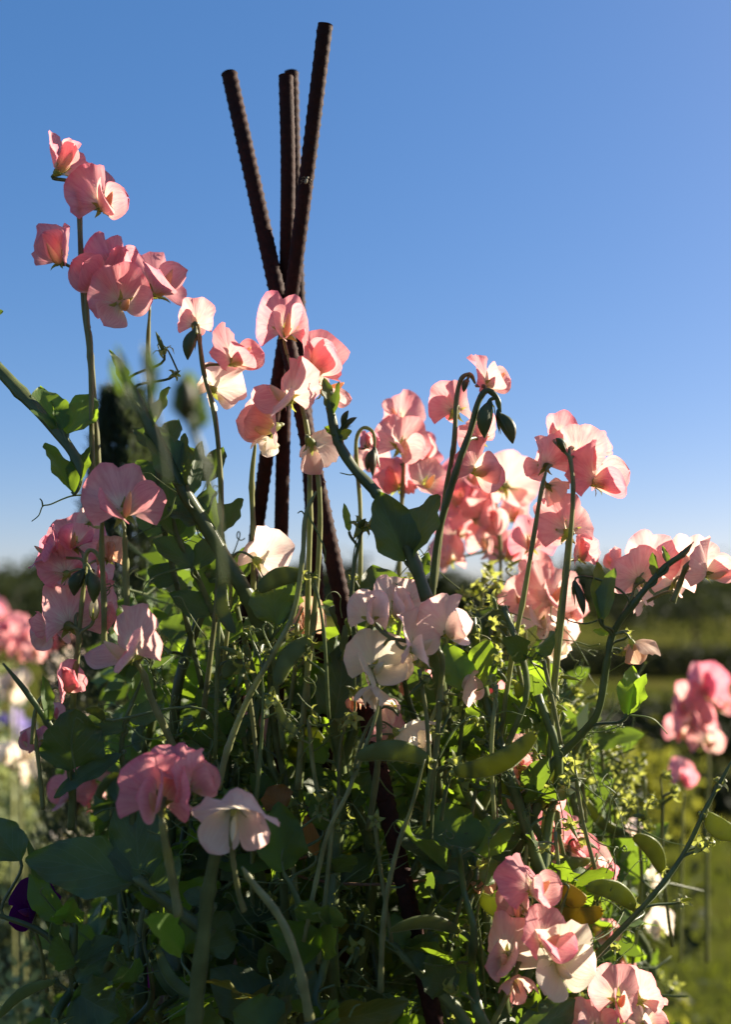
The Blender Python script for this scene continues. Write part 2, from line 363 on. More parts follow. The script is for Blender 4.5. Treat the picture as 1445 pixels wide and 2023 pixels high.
def blossom(root, org, px, py, size, d, yaw, pitch, roll, color, kind='open', lod=1, calyx=True):
    """one flower: part 'blossom' with petals, keel and calyx below it; returns world calyx foot and facing"""
    if kind == 'open': kind = ('open', 'half', 'half', 'roof', 'open', 'roof')[int(rng.integers(0, 6))]
    s = px2m(size, d) * 0.98
    M3 = frame(yaw, pitch, roll)
    ctr = P(px, py, d)
    o = ctr - M3 @ (Vector((0, 0.16, 0.2)) * s)
    Mw = Matrix.Translation(o) @ (M3 * s).to_4x4()
    e = bpy.data.objects.new('blossom', None); COL.objects.link(e); e.parent = root; e.empty_display_size = 0.01
    e.location = o - org
    Ml = (M3 * s).to_4x4()
    p, uv = banner(kind, lod); mb = MB(); mb.grid(xf(p, Ml), uv); mb.build('standard_petal', PET[color], e)
    for sd in (-1, 1):
        p, uv = wing(sd, kind, lod); mb = MB(); mb.grid(xf(p, Ml), uv); mb.build('wing_petal', PET[color], e)
    p, uv = keel_pts(lod); mb = MB(); mb.grid(xf(p, Ml), uv, 0, wrap=True)
    mb.build('keel_petal', KEEL['dark' if color in ('purple', 'magenta', 'violet') else 'pale' if color in ('white', 'blush') else 'warm'], e)
    if calyx:
        mb = MB(); calyx_into(mb, Ml, 1.0, U(0.3, 1.0)); mb.build('calyx', M_CALYX, e)
    return o - M3 @ Vector((0, 0.13 * s, 0)), M3 @ Vector((0, 1, 0)), s

def bud_into(mb, base, tip, wd, mi_c=0, mi_b=1):
    """a closed drooping bud with its sepals: calyx colour slot mi_c, body slot mi_b"""
    ax = (tip - base); L = ax.length; q = ax.to_track_quat('Y', 'Z').to_matrix()
    n, ns = 9, 9
    v = np.linspace(0, 1, n)[:, None]; t = np.linspace(0, 2 * np.pi, ns, endpoint=False)[None, :]
    rr = (np.sin(np.pi * np.clip(v, 0.02, 0.985)) ** 0.7) * (1 - 0.25 * v)
    g = np.stack([wd * 0.34 * rr * np.cos(t), L * v + 0 * t, wd * 0.5 * rr * np.sin(t) + wd * 0.25 * np.sin(v * 2.6) + 0 * t], -1)
    Mx = Matrix.Translation(base) @ q.to_4x4()
    mb.grid(xf(g, Mx), None, mi_b, wrap=True)
    k = len(mb.f); calyx_into(mb, Mx @ Matrix.Translation((0, L * 0.10, 0)), L * 1.15, 0.0, tooth=0.42, wide=max(1.15, wd / L * 2.4))

def nearest(path, q, below=True):
    best, bi = 1e9, 0
    for i, p in enumerate(path):
        dd = (p - q).length + (max(0, p.z - q.z + 0.004) * 2.0 if below else 0)
        if dd < best: best, bi = dd, i
    return bi

def pedicel(mb, foot, fwd, path, rad, mi=0):
    i = nearest(path, foot - fwd * 0.008)
    q = path[i]; L = (q - foot).length
    if L < 1e-4: return
    tng = (path[min(i + 1, len(path) - 1)] - path[max(i - 1, 0)]).normalized()
    pts = bezier(q, q + tng * L * 0.45, foot - fwd * min(L * 0.45, 0.012), foot, 9)
    mb.tube(pts, [rad * 0.75] * len(pts), 6, mi, cap=False)

def tendril_path(base, dirn, L, coils=2.0, rad=0.004, n=30):
    """a straight run that ends in a curl"""
    dirn = Vector(dirn).normalized(); side = dirn.cross(Vector((U(-1, 1), U(-1, 1), U(-1, 1)))).normalized(); up = dirn.cross(side)
    pts = []
    for i in range(n + 1):
        t = i / n
        if t < 0.5:
            f = t / 0.5; pts.append(base + dirn * L * f * 0.75 + side * L * 0.12 * math.sin(f * 2.2))
        else:
            f = (t - 0.5) / 0.5; a = f * coils * 2 * math.pi; rr = rad * (1 - 0.6 * f)
            c = pts[n // 2 if False else int(n * 0.5) - 1] if False else base + dirn * L * 0.75 + side * L * 0.12 * math.sin(2.2)
            pts.append(c + dirn * (rr * math.sin(a) + L * 0.1 * f) + up * (rad - rr * math.cos(a)) + side * rad * 1.2 * f)
    return pts

STEM_W = 11
def spray(label, stem, flowers, buds=(), tw=STEM_W, group='flowering sweet pea stems', lod=1, mat=None, stars=(), pods=()):
    """a flower stem that carries blossoms and buds"""
    d0 = stem[0][2]
    path = smooth_path([P(*s) for s in stem], 7)
    org = path[0].copy()
    root = thing('sweet_pea_spray', org, label, 'flower spray', group)
    mb = MB(); n = len(path); r0 = px2m(tw, d0) / 2 * 0.84
    mb.tube([p - org for p in path], [r0 * (1.05 - 0.3 * i / n) * (1 + 0.07 * math.sin(i * 0.9 + r0 * 9e3) + (0.22 if i % 21 == 13 else 0)) * min(1.0, 0.45 + 0.14 * (n - 1 - i)) for i in range(n)], 7, ridge=0.4)
    lp = [p - org for p in path]
    for fl in flowers:
        px, py, size, yaw, pitch, roll, color = fl[:7]
        kind = fl[7] if len(fl) > 7 else 'open'; d = fl[8] if len(fl) > 8 else None
        if d is None:
            k = nearest(path, P(px, py, d0), False); d = (path[k] - CAM).dot(CF)
        foot, fwd, s = blossom(root, org, px, py, size, d, yaw, pitch, roll, color, kind, lod)
        pedicel(mb, foot - org, fwd, lp, r0)
    for b in buds:
        bx, by, tx, ty, wd = b[:5]; d = b[5] if len(b) > 5 else stem[-1][2]
        a, t = P(bx, by, d), P(tx, ty, d - 0.004)
        bb = MB(); bud_into(bb, a - org, t - org, px2m(wd, d)); bb.build('bud', [M_CALYX if len(b) > 6 else M_BUD, PET[b[6]] if len(b) > 6 else M_BUD], root)
        pedicel(mb, a - org, (t - a).normalized(), lp, r0)
    for sx, sy, sz, yaw, pit in stars:
        k = nearest(path, P(sx, sy, d0), False); d = (path[k] - CAM).dot(CF)
        star_part(root, org, P(sx, sy, d), px2m(sz, d), yaw, pit, mb, lp, r0)
    for (bx, by, tx, ty, wd) in pods:
        k = nearest(path, P(bx, by, d0), False); d = (path[k] - CAM).dot(CF)
        pod_part(root, org, P(bx, by, d), P(tx, ty, d - 0.01), px2m(wd, d), mb, lp, r0)
    mb.build('stem', mat or M_STALK, root)
    return root

def star_part(root, org, at, sz, yaw, pit, mb, lp, r0):
    M3 = frame(yaw, pit, U(0, 72))
    st = MB(); Ml = Matrix.Translation(at - org) @ (M3 * sz * 2.1).to_4x4()
    calyx_into(st, Ml, 1.0, U(1.0, 1.9), cup=0.10, tooth=0.2)
    # the thin young pod that pushes out of the old calyx
    if U(0, 1) < 0.7:
        q = M3 @ Vector((0, 1, 0)); a = at - org; L = sz * U(0.5, 1.1)
        pts = [a + q * L * t + Vector((0, 0, -0.15 * L * t * t)) for t in (0, .2, .4, .6, .8, 1)]
        st.tube(pts, [sz * k for k in (0.08, 0.11, 0.11, 0.09, 0.05, 0.012)], 7, 1, flat=0.55)
    st.build('calyx', [M_CALYX, M_POD], root)
    f = M3 @ Vector((0, 1, 0))
    pedicel(mb, at - org - f * sz * 0.2, f, lp, r0)

def pod_part(root, org, base, tip, wd, mb, lp, r0, mat=None, name='seed_pod', sag=0.11, hairs=True):
    a, b = base - org, tip - org; ax = b - a; L = ax.length; dr = ax.normalized()
    view = Vector((0, 1, 0.08)).normalized(); side = dr.cross(view).normalized(); nrm = side.cross(dr)
    n, ns = 18, 10
    g = np.zeros((n, ns, 3)); uv = np.zeros((n, ns, 2))
    for i in range(n):
        v = i / (n - 1); c = a + ax * v - side * sag * L * math.sin(math.pi * v)
        h = wd * 0.5 * max(0.04, math.sin(math.pi * (0.03 + v * 0.96)) ** 0.34)
        sw = 1 + 0.38 * math.sin(v * L / wd * 7.0)
        for j in range(ns):
            t = 2 * math.pi * j / ns
            p = c + side * h * math.cos(t) + nrm * h * 0.17 * sw * math.sin(t); g[i, j] = p; uv[i, j] = (math.cos(t), v)
    st = MB(); st.grid(g, uv, 0, wrap=True)
    tip_c = a + ax
    st.tube([tip_c - dr * L * 0.02, tip_c + dr * L * 0.05 + side * L * 0.02], [wd * 0.06, wd * 0.015], 5, 0)
    if hairs:
        for _ in range(int(300 * min(1.0, L / 0.05))):
            i = rng.integers(1, n - 1); j = rng.integers(0, ns)
            p = Vector(g[i, j]).lerp(Vector(g[i, (j + 1) % ns]), U(0, 1)).lerp(Vector(g[min(i + 1, n - 1), j]), U(0, 0.5)); v = i / (n - 1)
            c = a + ax * v - side * sag * L * math.sin(math.pi * v)
            o = (p - c).normalized() + Vector((U(-.4, .4), U(-.4, .4), U(-.4, .4)))
            hh = U(0.0012, 0.0032); ww = dr * 0.00007
            st.add([p - ww, p + ww, p + o * hh], [(0, 1, 2)])
    pod = st.build(name, mat or M_POD, root)
    cx = MB(); q = dr.to_track_quat('Y', 'Z').to_matrix()
    calyx_into(cx, Matrix.Translation(a) @ (q * wd * 1.9).to_4x4(), 1.0, U(1.0, 1.7), cup=0.12, tooth=0.2)
    cx.build('calyx', M_CALYX, pod)
    if lp is not None: pedicel(mb, a - dr * wd * 0.25, dr, lp, r0)
    return pod

def leaflet_into(mb, base, tip, width, nrm, fold=0.35, curl=0.18, mi=0, wave=0.075, blunt=0.8):
    base, tip = Vector(base), Vector(tip); ax = tip - base; L = ax.length; dr = ax.normalized()
    nrm = Vector(nrm); nrm = (nrm - dr * nrm.dot(dr)).normalized(); side = dr.cross(nrm)
    nv, nu = 17, 9
    g = np.zeros((nv, nu, 3)); uv = np.zeros((nv, nu, 2)); ph = U(0, 6.28)
    bl = U(-0.05, 0.05) * L
    for i in range(nv):
        v = i / (nv - 1)
        wv = width * 0.5 * max(0.0, math.sin(math.pi * v ** blunt)) ** 0.72 * (1 + 0.05 * math.sin(v * 17 + ph) + 0.03 * math.sin(v * 31 + 2 * ph))
        if v > 0.97: wv = width * 0.012
        if v < 0.01: wv = width * 0.03
        for j in range(nu):
            u = -1 + 2 * j / (nu - 1)
            a = abs(u) ** 1.0
            sx = u * wv * math.cos(fold * a); up = a * wv * math.sin(fold) - curl * L * v * v + wave * width * a ** 2 * (math.sin(v * 11 + ph + u * 1.5) + 0.6 * math.sin(v * 23 + ph * 2 + u * 3))
            p = base + dr * (L * v * (1 - 0.25 * abs(curl) * v)) + side * (sx + bl * math.sin(math.pi * v)) + nrm * up
            g[i, j] = p; uv[i, j] = (u, v)
    mb.grid(g, uv, mi)

def leaf(root, org, bx, by, tx, ty, wd, d, d2=None, tilt=0, fold=0.3, curl=0.12, mat=None, wave=0.075, blunt=0.8):
    """a leaf part drawn from its foot to its tip; tilt turns its face about its own length"""
    d2 = d if d2 is None else d2
    b, t = P(bx, by, d), P(tx, ty, d2)
    dr = (t - b).normalized(); n0 = (CAM - b).normalized(); n0 = (n0 - dr * n0.dot(dr)).normalized()
    n = Matrix.Rotation(R(tilt), 3, dr) @ n0
    mb = MB(); leaflet_into(mb, b - org, t - org, px2m(wd, d), n, fold, curl, 0, wave, blunt)
    return mb.build('leaf', mat or M_LEAF, root)

def vine(label, stem, leaves=(), tendrils=(), tw=22, group='leafy sweet pea vines', stars=(), pods=(), buds=(), ridge=0.9, mat=None):
    """climbing stem with winged edges, its leaves and tendrils"""
    d0 = stem[0][2]
    path = smooth_path([P(*s) for s in stem], 7); org = path[0].copy()
    root = thing('sweet_pea_vine', org, label, 'vine', group)
    mb = MB(); n = len(path); r0 = px2m(tw, d0) / 2 / (1 + ridge * 0.8) * 0.86
    lp = [p - org for p in path]
    mb.tube(lp, [r0 * (1.1 - 0.45 * i / n) * (1 + 0.06 * math.sin(i * 0.8 + r0 * 9e3) + (0.2 if i % 14 == 7 else 0)) * min(1.0, 0.35 + 0.16 * (n - 1 - i)) for i in range(n)], 12, flat=0.8, ridge=ridge)
    for lf in leaves:
        lf = dict(zip(('bx', 'by', 'tx', 'ty', 'wd', 'd', 'd2', 'tilt', 'mat'), lf))
        k = nearest(path, P(lf['bx'], lf['by'], d0), False)
        d = lf.get('d') or (path[k] - CAM).dot(CF); d2 = lf.get('d2') or d
        leaf(root, org, lf['bx'], lf['by'], lf['tx'], lf['ty'], lf['wd'], d, d2, lf.get('tilt') or 0, U(0.1, 0.45), U(0.0, 0.2), lf.get('mat') or M_LEAF)
        b = P(lf['bx'], lf['by'], d) - org; t = (P(lf['tx'], lf['ty'], d2) - org - b).normalized()
        pedicel(mb, b, t, lp, px2m(8, d) / 2)
    for tr in tendrils:
        pts = smooth_path([P(*q) for q in tr], 6)
        tm = MB(); m = len(pts); tm.tube([p - org for p in pts], [px2m(3.4, tr[0][2]) / 2 * (1.2 - 0.6 * i / m) for i in range(m)], 5); tm.build('tendril', M_TEND, root)
    for sx, sy, sz, yaw, pit in stars:
        k = nearest(path, P(sx, sy, d0), False); d = (path[k] - CAM).dot(CF)
        star_part(root, org, P(sx, sy, d), px2m(sz, d), yaw, pit, mb, lp, px2m(7, d) / 2)
    for pd in pods:
        bx, by, tx, ty, wd = pd[:5]; k = nearest(path, P(bx, by, d0), False); d = pd[5] if len(pd) > 5 else (path[k] - CAM).dot(CF)
        pod_part(root, org, P(bx, by, d), P(tx, ty, d - 0.01), px2m(wd, d), mb, lp, px2m(7, d) / 2, pd[6] if len(pd) > 6 else None)
    for b in buds:
        bx, by, tx, ty, wd = b[:5]; k = nearest(path, P(bx, by, d0), False); d = (path[k] - CAM).dot(CF)
        a, t = P(bx, by, d), P(tx, ty, d - 0.004)
        bb = MB(); bud_into(bb, a - org, t - org, px2m(wd, d)); bb.build('bud', [M_BUD, M_BUD], root)
        pedicel(mb, a - org, (t - a).normalized(), lp, px2m(6, d) / 2)
    mb.build('stem', mat or M_STEM, root)
    return root

# ------------------------------------------------------------------ background: ground, hedges, trees, shrubs
def plane(name, x0, x1, y0, y1, z, mat, n=2):
    g = np.array([[(x0 + (x1 - x0) * i / n, y0 + (y1 - y0) * j / n, z) for j in range(n + 1)] for i in range(n + 1)])
    mb = MB(); mb.grid(g); o = mb.build(name, mat, None, False); o['kind'] = 'structure'; return o
M_LAWN = solid_mat('lawn_turf', (0.030, 0.040, 0.007), (0.078, 0.084, 0.015), 2.2, 1.0, 0.4, 0.02, 0.0, 0, (0.085, 0.075, 0.02))
M_SOIL = solid_mat('bed_soil', (0.02, 0.014, 0.010), (0.05, 0.036, 0.025), 30, 0.95, 0.8, 0.01, 0.1)
plane('lawn', -900, 900, -60, 1800, 0.0, M_LAWN, 8)
plane('soil', -3.2, 1.2, -0.6, 2.6, 0.004, M_SOIL, 4)
M_GRASS = leaf_mat('grass_blade', (0.05, 0.07, 0.012), (0.20, 0.24, 0.02), trans=0.4, uvveins=False, gscale=3.0, spec=0.04)
def grass():
    mb = MB(); K = 26000
    y = 2.7 + (rng.random(K) ** 1.5) * 9; x = (rng.random(K) - 0.15) * (0.9 * y + 1)
    h = rng.uniform(0.02, 0.055, K); a = rng.uniform(0, 6.28, K); ln = rng.uniform(-0.03, 0.03, (K, 2)); wv = 0.0035
    for k in range(K):
        if x[k] < 1.2 and y[k] < 2.6: continue
        dx, dy = math.cos(a[k]) * wv, math.sin(a[k]) * wv
        mb.add([(x[k] - dx, y[k] - dy, 0), (x[k] + dx, y[k] + dy, 0), (x[k] + ln[k, 0], y[k] + ln[k, 1], h[k])], [(0, 1, 2)])
    tag(mb.build('grass', M_GRASS), 'short sunlit lawn grass behind the sweet peas on the right', 'grass', kind='stuff')
grass()

def scatter_leaves(mb, pts, size, flat=0.0, asp=0.5, mi=0, outward=None):
    n = len(pts); a = rng.normal(size=(n, 3)); a[:, 2] += flat; a /= np.linalg.norm(a, axis=1)[:, None]
    b = rng.normal(size=(n, 3)); b -= a * (a * b).sum(1)[:, None]; b /= np.linalg.norm(b, axis=1)[:, None]; c = np.cross(a, b)
    s = size * rng.uniform(0.6, 1.3, n)[:, None]
    q = np.stack([pts - b * s * 0.5, pts + c * s * asp * 0.5 + a * s * 0.06, pts + b * s * 0.5, pts - c * s * asp * 0.5 + a * s * 0.06], 1)
    f = [(4 * i, 4 * i + 1, 4 * i + 2, 4 * i + 3) for i in range(n)]
    mb.add(q.reshape(-1, 3), f, None, mi)

def clump_cloud(n, c, rad, nclump=14, spread=0.33, shell=0.75):
    """points gathered into clumps through an ellipsoid"""
    out = []
    cc = rng.normal(size=(nclump, 3)); cc /= np.linalg.norm(cc, axis=1)[:, None]; cc *= (rng.uniform(0.2, 1, (nclump, 1)) ** 0.5) * shell
    k = rng.integers(0, nclump, n)
    p = cc[k] + rng.normal(size=(n, 3)) * spread * 0.6
    return p * np.array(rad) + np.array(c)

def trunk_into(mb, base, top, r, limbs=5, spread=0.4):
    base, top = Vector(base), Vector(top)
    pts = [base.lerp(top, i / 6) + Vector((U(-1, 1), U(-1, 1), 0)) * r * 0.6 * (i > 0) for i in range(7)]
    mb.tube(pts, [r * (1.25 - i * 0.16) for i in range(7)], 8)
    for k in range(limbs):
        i = 2 + k % 4; a = U(0, 6.28); L = (top - base).length * spread * U(0.6, 1.1)
        e = pts[i] + Vector((math.cos(a) * L, math.sin(a) * L, L * U(0.5, 1)))
        mb.tube([pts[i], pts[i].lerp(e, 0.5) + Vector((0, 0, -0.05 * L)), e], [r * 0.5, r * 0.32, r * 0.12], 6)

M_BARK = solid_mat('bark', (0.05, 0.035, 0.025), (0.12, 0.09, 0.065), 30, 0.9, 0.6, 0.01)
M_NEEDLE = leaf_mat('needle', (0.045, 0.062, 0.036), (0.12, 0.16, 0.05), trans=0.35, uvveins=False, gscale=20)
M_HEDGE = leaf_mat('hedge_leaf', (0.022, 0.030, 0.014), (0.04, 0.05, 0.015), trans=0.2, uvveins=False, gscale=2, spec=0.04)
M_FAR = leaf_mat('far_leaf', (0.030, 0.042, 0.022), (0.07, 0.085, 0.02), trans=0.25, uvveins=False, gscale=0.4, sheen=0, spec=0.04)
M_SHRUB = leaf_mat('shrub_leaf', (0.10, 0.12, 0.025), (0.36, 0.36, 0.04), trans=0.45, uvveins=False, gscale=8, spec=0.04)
M_PALE = leaf_mat('pale_leaf', (0.28, 0.33, 0.16), (0.58, 0.66, 0.24), trans=0.4, uvveins=False, gscale=20, blotch=(0.45, 0.48, 0.33))

def bush(name, label, cat, c, rad, n, size, mat, group=None, stemr=0.012, nclump=16, spread=0.33, asp=0.5):
    base = Vector((c[0], c[1], 0))
    r = thing(name, base, label, cat, group)
    mb = MB(); scatter_leaves(mb, clump_cloud(n, (0, 0, c[2]), rad, nclump, spread), size, 0.3, asp); mb.build('crown', mat, r)
    tb = MB(); trunk_into(tb, (0, 0, 0), (0, 0, c[2]), stemr); tb.build('trunk', M_BARK, r)
    return r

# far wood along the horizon: one mass
mb = MB()
for k in range(150):
    x = -75 + k * 1.05 + U(-1, 1); y = U(70, 95); h = U(2.6, 4.4) + 1.2 * math.sin(k * 0.31) * U(0, 1)
    scatter_leaves(mb, clump_cloud(300, (x, y, h * 0.45), (U(1.5, 2.8), 2, h * 0.5), 6, 0.55), 0.85, 0.2, 0.6)
tag(mb.build('treeline', M_FAR), 'far dark line of trees along the horizon', 'trees', kind='stuff')

def tree(label, x, y, h, rx, group=None, mat=None, n=1500, size=None):
    r = thing('garden_tree', Vector((x, y, 0)), label, 'tree', group)
    mb = MB(); scatter_leaves(mb, clump_cloud(n, (0, 0, h * 0.58), (rx, rx, h * 0.45), 16, 0.42), size or h * 0.06, 0.2, 0.6); mb.build('crown', mat or M_FAR, r)
    tb = MB(); trunk_into(tb, (0, 0, 0), (0, 0, h * 0.6), h * 0.025); tb.build('trunk', M_BARK, r)
    return r
tree('round dark tree at the right edge of the photo, on the horizon', 7.4, 24, 2.1, 1.4)
tree('dark tree left of the two on the right horizon, above the lit lawn strip', 6.2, 26, 1.9, 1.1)
tree('broad dark tree on the horizon at the left edge of the photo', -8.6, 26, 2.2, 2.0)
tree('low dark tree on the left horizon beside the dark conifer', -5.6, 24, 1.85, 1.5)

# low dark hedge across the lawn
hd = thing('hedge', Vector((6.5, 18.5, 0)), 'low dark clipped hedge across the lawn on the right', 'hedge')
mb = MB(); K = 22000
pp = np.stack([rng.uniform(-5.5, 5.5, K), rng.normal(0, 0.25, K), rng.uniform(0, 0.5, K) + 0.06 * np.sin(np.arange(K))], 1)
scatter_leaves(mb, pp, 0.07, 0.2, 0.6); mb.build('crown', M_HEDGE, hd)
tb = MB()
for k in range(12): tb.tube([(-5 + k * 0.9, 0, 0), (-5 + k * 0.9 + U(-.1, .1), U(-.1, .1), 0.4)], [0.02, 0.01], 6)
tb.build('trunk', M_BARK, hd)

# the dark columnar conifer behind the left side of the plant
def conifer():
    d = 1.35; top = P(255, 775, d); base = Vector((top.x + 0.072, top.y, 0))
    r = thing('conifer', base, 'dark narrow conifer behind the left side of the sweet peas', 'tree')
    H = top.z; mb = MB(); K = 46000
    z = rng.uniform(0.15, 1, K) ** 0.9 * H; a = rng.uniform(0, 6.28, K)
    rad = 0.110 * np.clip((H - z) / 0.55 + 0.10, 0.0, 1.0) ** 0.75 * (0.35 + 0.65 * rng.random(K) ** 0.4) * (1 + 0.22 * np.sin(a * 5 + z * 17))
    p = np.stack([rad * np.cos(a) - 0.08 * z / H, rad * np.sin(a), z], 1)
    up = np.stack([np.cos(a) * 0.5, np.sin(a) * 0.5, np.ones(K)], 1) + rng.normal(size=(K, 3)) * 0.35
    up /= np.linalg.norm(up, axis=1)[:, None]; sd = np.cross(up, rng.normal(size=(K, 3))); sd /= np.linalg.norm(sd, axis=1)[:, None]
    L = rng.uniform(0.009, 0.022, K)[:, None]; wv = 0.0018
    q = np.stack([p - sd * wv, p + sd * wv, p + up * L], 1)
    mb.add(q.reshape(-1, 3), [(3 * i, 3 * i + 1, 3 * i + 2) for i in range(K)]); mb.build('crown', M_NEEDLE, r)
    tb = MB(); tb.tube([(0, 0, 0), (-0.03, 0, H * 0.5), (-0.075, 0, H * 0.95)], [0.02, 0.013, 0.003], 8); tb.build('trunk', M_BARK, r)
conifer()

p = P(1235, 1560, 5.5); bush('shrub', 'yellow-green shrub on the lawn right of the sweet peas', 'shrub', (p.x, p.y, 0.36), (0.42, 0.3, 0.30), 2600, 0.05, M_SHRUB)
p = P(1410, 1570, 6.2); bush('shrub', 'low olive shrub at the right edge, beside the pink blurred blossoms', 'shrub', (p.x, p.y, 0.22), (0.5, 0.3, 0.2), 1600, 0.06, M_HEDGE)
p = P(90, 1880, 1.22); bush('shrub', 'pale variegated bush low at the left edge', 'shrub', (p.x, p.y, 0.68), (0.17, 0.11, 0.33), 9000, 0.020, M_PALE)
p = P(20, 1560, 2.1); bush('shrub', 'soft pale green bush behind the left edge, under the blurred white flower heads', 'shrub', (p.x, p.y, 0.66), (0.30, 0.2, 0.50), 8000, 0.034, M_PALE)
p = P(290, 1840, 1.2); bush('shrub', 'light green bush seen low between the left leaves', 'shrub', (p.x, p.y, 0.72), (0.12, 0.10, 0.34), 2600, 0.024, M_SHRUB)
p = P(1330, 1880, 2.0); bush('shrub', 'loose green bush at the lower right edge', 'shrub', (p.x + 0.02, p.y, 0.32), (0.12, 0.12, 0.26), 700, 0.04, M_SHRUB)
p = P(380, 1420, 2.4); bush('shrub', 'yellow-leaved bush glimpsed behind the plant, below the conifer', 'shrub', (p.x, p.y, 0.75), (0.3, 0.25, 0.38), 2400, 0.035, M_SHRUB)
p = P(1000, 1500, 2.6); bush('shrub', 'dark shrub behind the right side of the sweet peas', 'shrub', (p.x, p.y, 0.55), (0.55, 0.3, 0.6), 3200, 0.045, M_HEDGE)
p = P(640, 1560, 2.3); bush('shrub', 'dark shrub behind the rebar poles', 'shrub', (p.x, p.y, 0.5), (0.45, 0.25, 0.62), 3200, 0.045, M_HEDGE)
for k, (lb, x, y, d, w_) in enumerate((('dark green shrub on the lawn, right of the climbing shoot', 1300, 1470, 7.4, .62), ('dark green shrub at the right edge, behind the lone blurred flower head', 1420, 1440, 7.9, .7),
                          ('small rounded dark shrub on the lawn just right of the plant', 1215, 1480, 7.0, .5))):
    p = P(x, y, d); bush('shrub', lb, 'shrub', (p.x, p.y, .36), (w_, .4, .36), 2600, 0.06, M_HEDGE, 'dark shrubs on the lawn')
M_FLY = solid_mat('insect_tan', (0.20, 0.16, 0.10), (0.34, 0.28, 0.18), 900, 0.6)
# ------------------------------------------------------------------ rusted rebar poles
FACE = Vector((0.86, -0.5, 0)).normalized(); SIDE = Vector((0.5, 0.86, 0)).normalized()
def rebar(label, pts, dia_px, rib=1.0):
    path = [P(*p) for p in pts]
    # carry the foot of the pole down into the soil
    dr = (path[-1] - path[-2]).normalized()
    if path[-1].z > 0: path.append(path[-1] + dr * ((path[-1].z + 0.05) / max(0.2, -dr.z)))
    sp = smooth_path(path, 10); org = path[-1].copy(); org.z = 0
    root = thing('rebar_pole', org, label, 'rebar pole', 'rusted rebar poles of the plant support')
    # resample finely
    L = [0.0]
    for a, b in zip(sp, sp[1:]): L.append(L[-1] + (b - a).length)
    tot = L[-1]; step = 0.0013; n = int(min(tot, 1.3) / step); r0 = px2m(dia_px, pts[0][2]) / 2 * 0.94
    k = 0; V = []; a0 = Vector((0.3, -0.95, 0.1)); S = 18; ph = U(0, 6)
    for i in range(n):
        s = i * step
        while k < len(L) - 2 and L[k + 1] < s: k += 1
        t = (s - L[k]) / max(1e-9, L[k + 1] - L[k]); c = sp[k].lerp(sp[k + 1], t)
        T = (sp[k + 1] - sp[k]).normalized(); a = (a0 - T * a0.dot(T)).normalized(); b = T.cross(a)
        row = []
        for j in range(S):
            th = 2 * math.pi * j / S
            # slanted crescent ribs on two opposite faces, smooth between them
            nv = a * math.cos(th + 1.2) + b * math.sin(th + 1.2); q = nv.dot(FACE)
            sl = (s / 0.0074 + 0.30 * math.asin(max(-1, min(1, nv.z * 2 if abs(nv.z) < .5 else 1))) + 0.55 * nv.dot(SIDE)) % 1.0
            rb = max(0.0, math.cos((sl - 0.5) * 2 * math.pi)) ** 2.2 * max(0.0, (abs(q) - 0.30) / 0.70) ** 0.6
            rough = 0.012 * math.sin(s * 900 + th * 3 + ph) + 0.012 * math.sin(s * 2300 - th * 5)
            rr = r0 * (0.93 + 0.17 * rb * rib * 0.75 + rough)
            row.append(c + (a * math.cos(th + 1.2) + b * math.sin(th + 1.2)) * rr - org)
        V.append(row)
    mb = MB(); G = np.array(V); mb.grid(G, None, 0, wrap=True)
    mb.f.append([j for j in range(S)]); mb.m.append(0)
    # rest of the pole, plain, down to the ground
    lo = [p for p, l in zip(sp, L) if l > n * step]
    if lo:
        lo = [Vector(G[-1].mean(0)) + org] + lo
        mb.tube([p - org for p in lo], r0 * 0.97, 12)
    o = mb.build('shaft', M_RUST, root)
    return root
rebar('rusted rebar pole leaning left at its top, separate from the other tops', [(453, 146, 0.83), (545, 565, 0.80), (655, 1090, 0.765), (758, 1560, 0.735), (822, 1850, 0.72)], 35)
rebar('tallest rusted rebar pole, leaning right at its top', [(643, 48, 0.76), (579, 560, 0.79), (527, 900, 0.82), (490, 1190, 0.86), (470, 1400, 0.88)], 34)
rebar('upright rusted rebar pole in the middle with a flat cut top', [(565, 150, 0.80), (569, 330, 0.80), (566, 560, 0.81), (557, 1000, 0.83), (545, 1500, 0.85), (528, 1900, 0.87)], 33, 0.4)
rebar('rusted rebar pole half hidden behind the upright middle one', [(576, 142, 0.86), (588, 560, 0.86), (616, 1000, 0.85), (632, 1250, 0.85), (650, 1500, 0.86)], 31)
# a speck of an insect resting on the tallest pole
q = P(606, 366, 0.765) + Vector((0, -0.0075, 0)); ins = MB()
for cx, rx_, rz_ in ((0, .0011, .0021), (.0004, .0008, .0011)):
    g = np.array([[(cx + rx_ * math.sin(a) * math.cos(b), -rx_ * .8 * math.sin(a) * math.sin(b), rz_ * math.cos(a) + (0.0026 if cx else 0)) for b in np.linspace(0, 6.28, 9)[:-1]] for a in np.linspace(0.05, 3.09, 8)]); ins.grid(g, None, 0, wrap=True)
for k in range(3):
    for sg in (-1, 1): ins.tube([(0, 0, .0014 - k * .0011), (sg * .0022, -.0012, .0024 - k * .0018), (sg * .0038, .001, .002 - k * .0024)], .00016, 4)
io = ins.build('insect', M_FLY); io.location = q; io.rotation_euler = (0, R(14), 0)
tag(io, 'tiny pale insect clinging to the tallest rebar pole', 'insect')
# the wire hoop that ties the poles low down
c = P(640, 1712, 0.80); hp = [c + Vector((0.062 * math.cos(a) + 0.035, 0.05 * math.sin(a), 0)) for a in np.linspace(0, 2 * math.pi, 40)]
mb = MB(); mb.tube([p - c for p in hp], 0.0011, 8, cap=False); o = mb.build('wire_hoop', M_WIRE); o.location = c
tag(o, 'thin wire hoop round the rebar poles low in the plant', 'wire hoop')

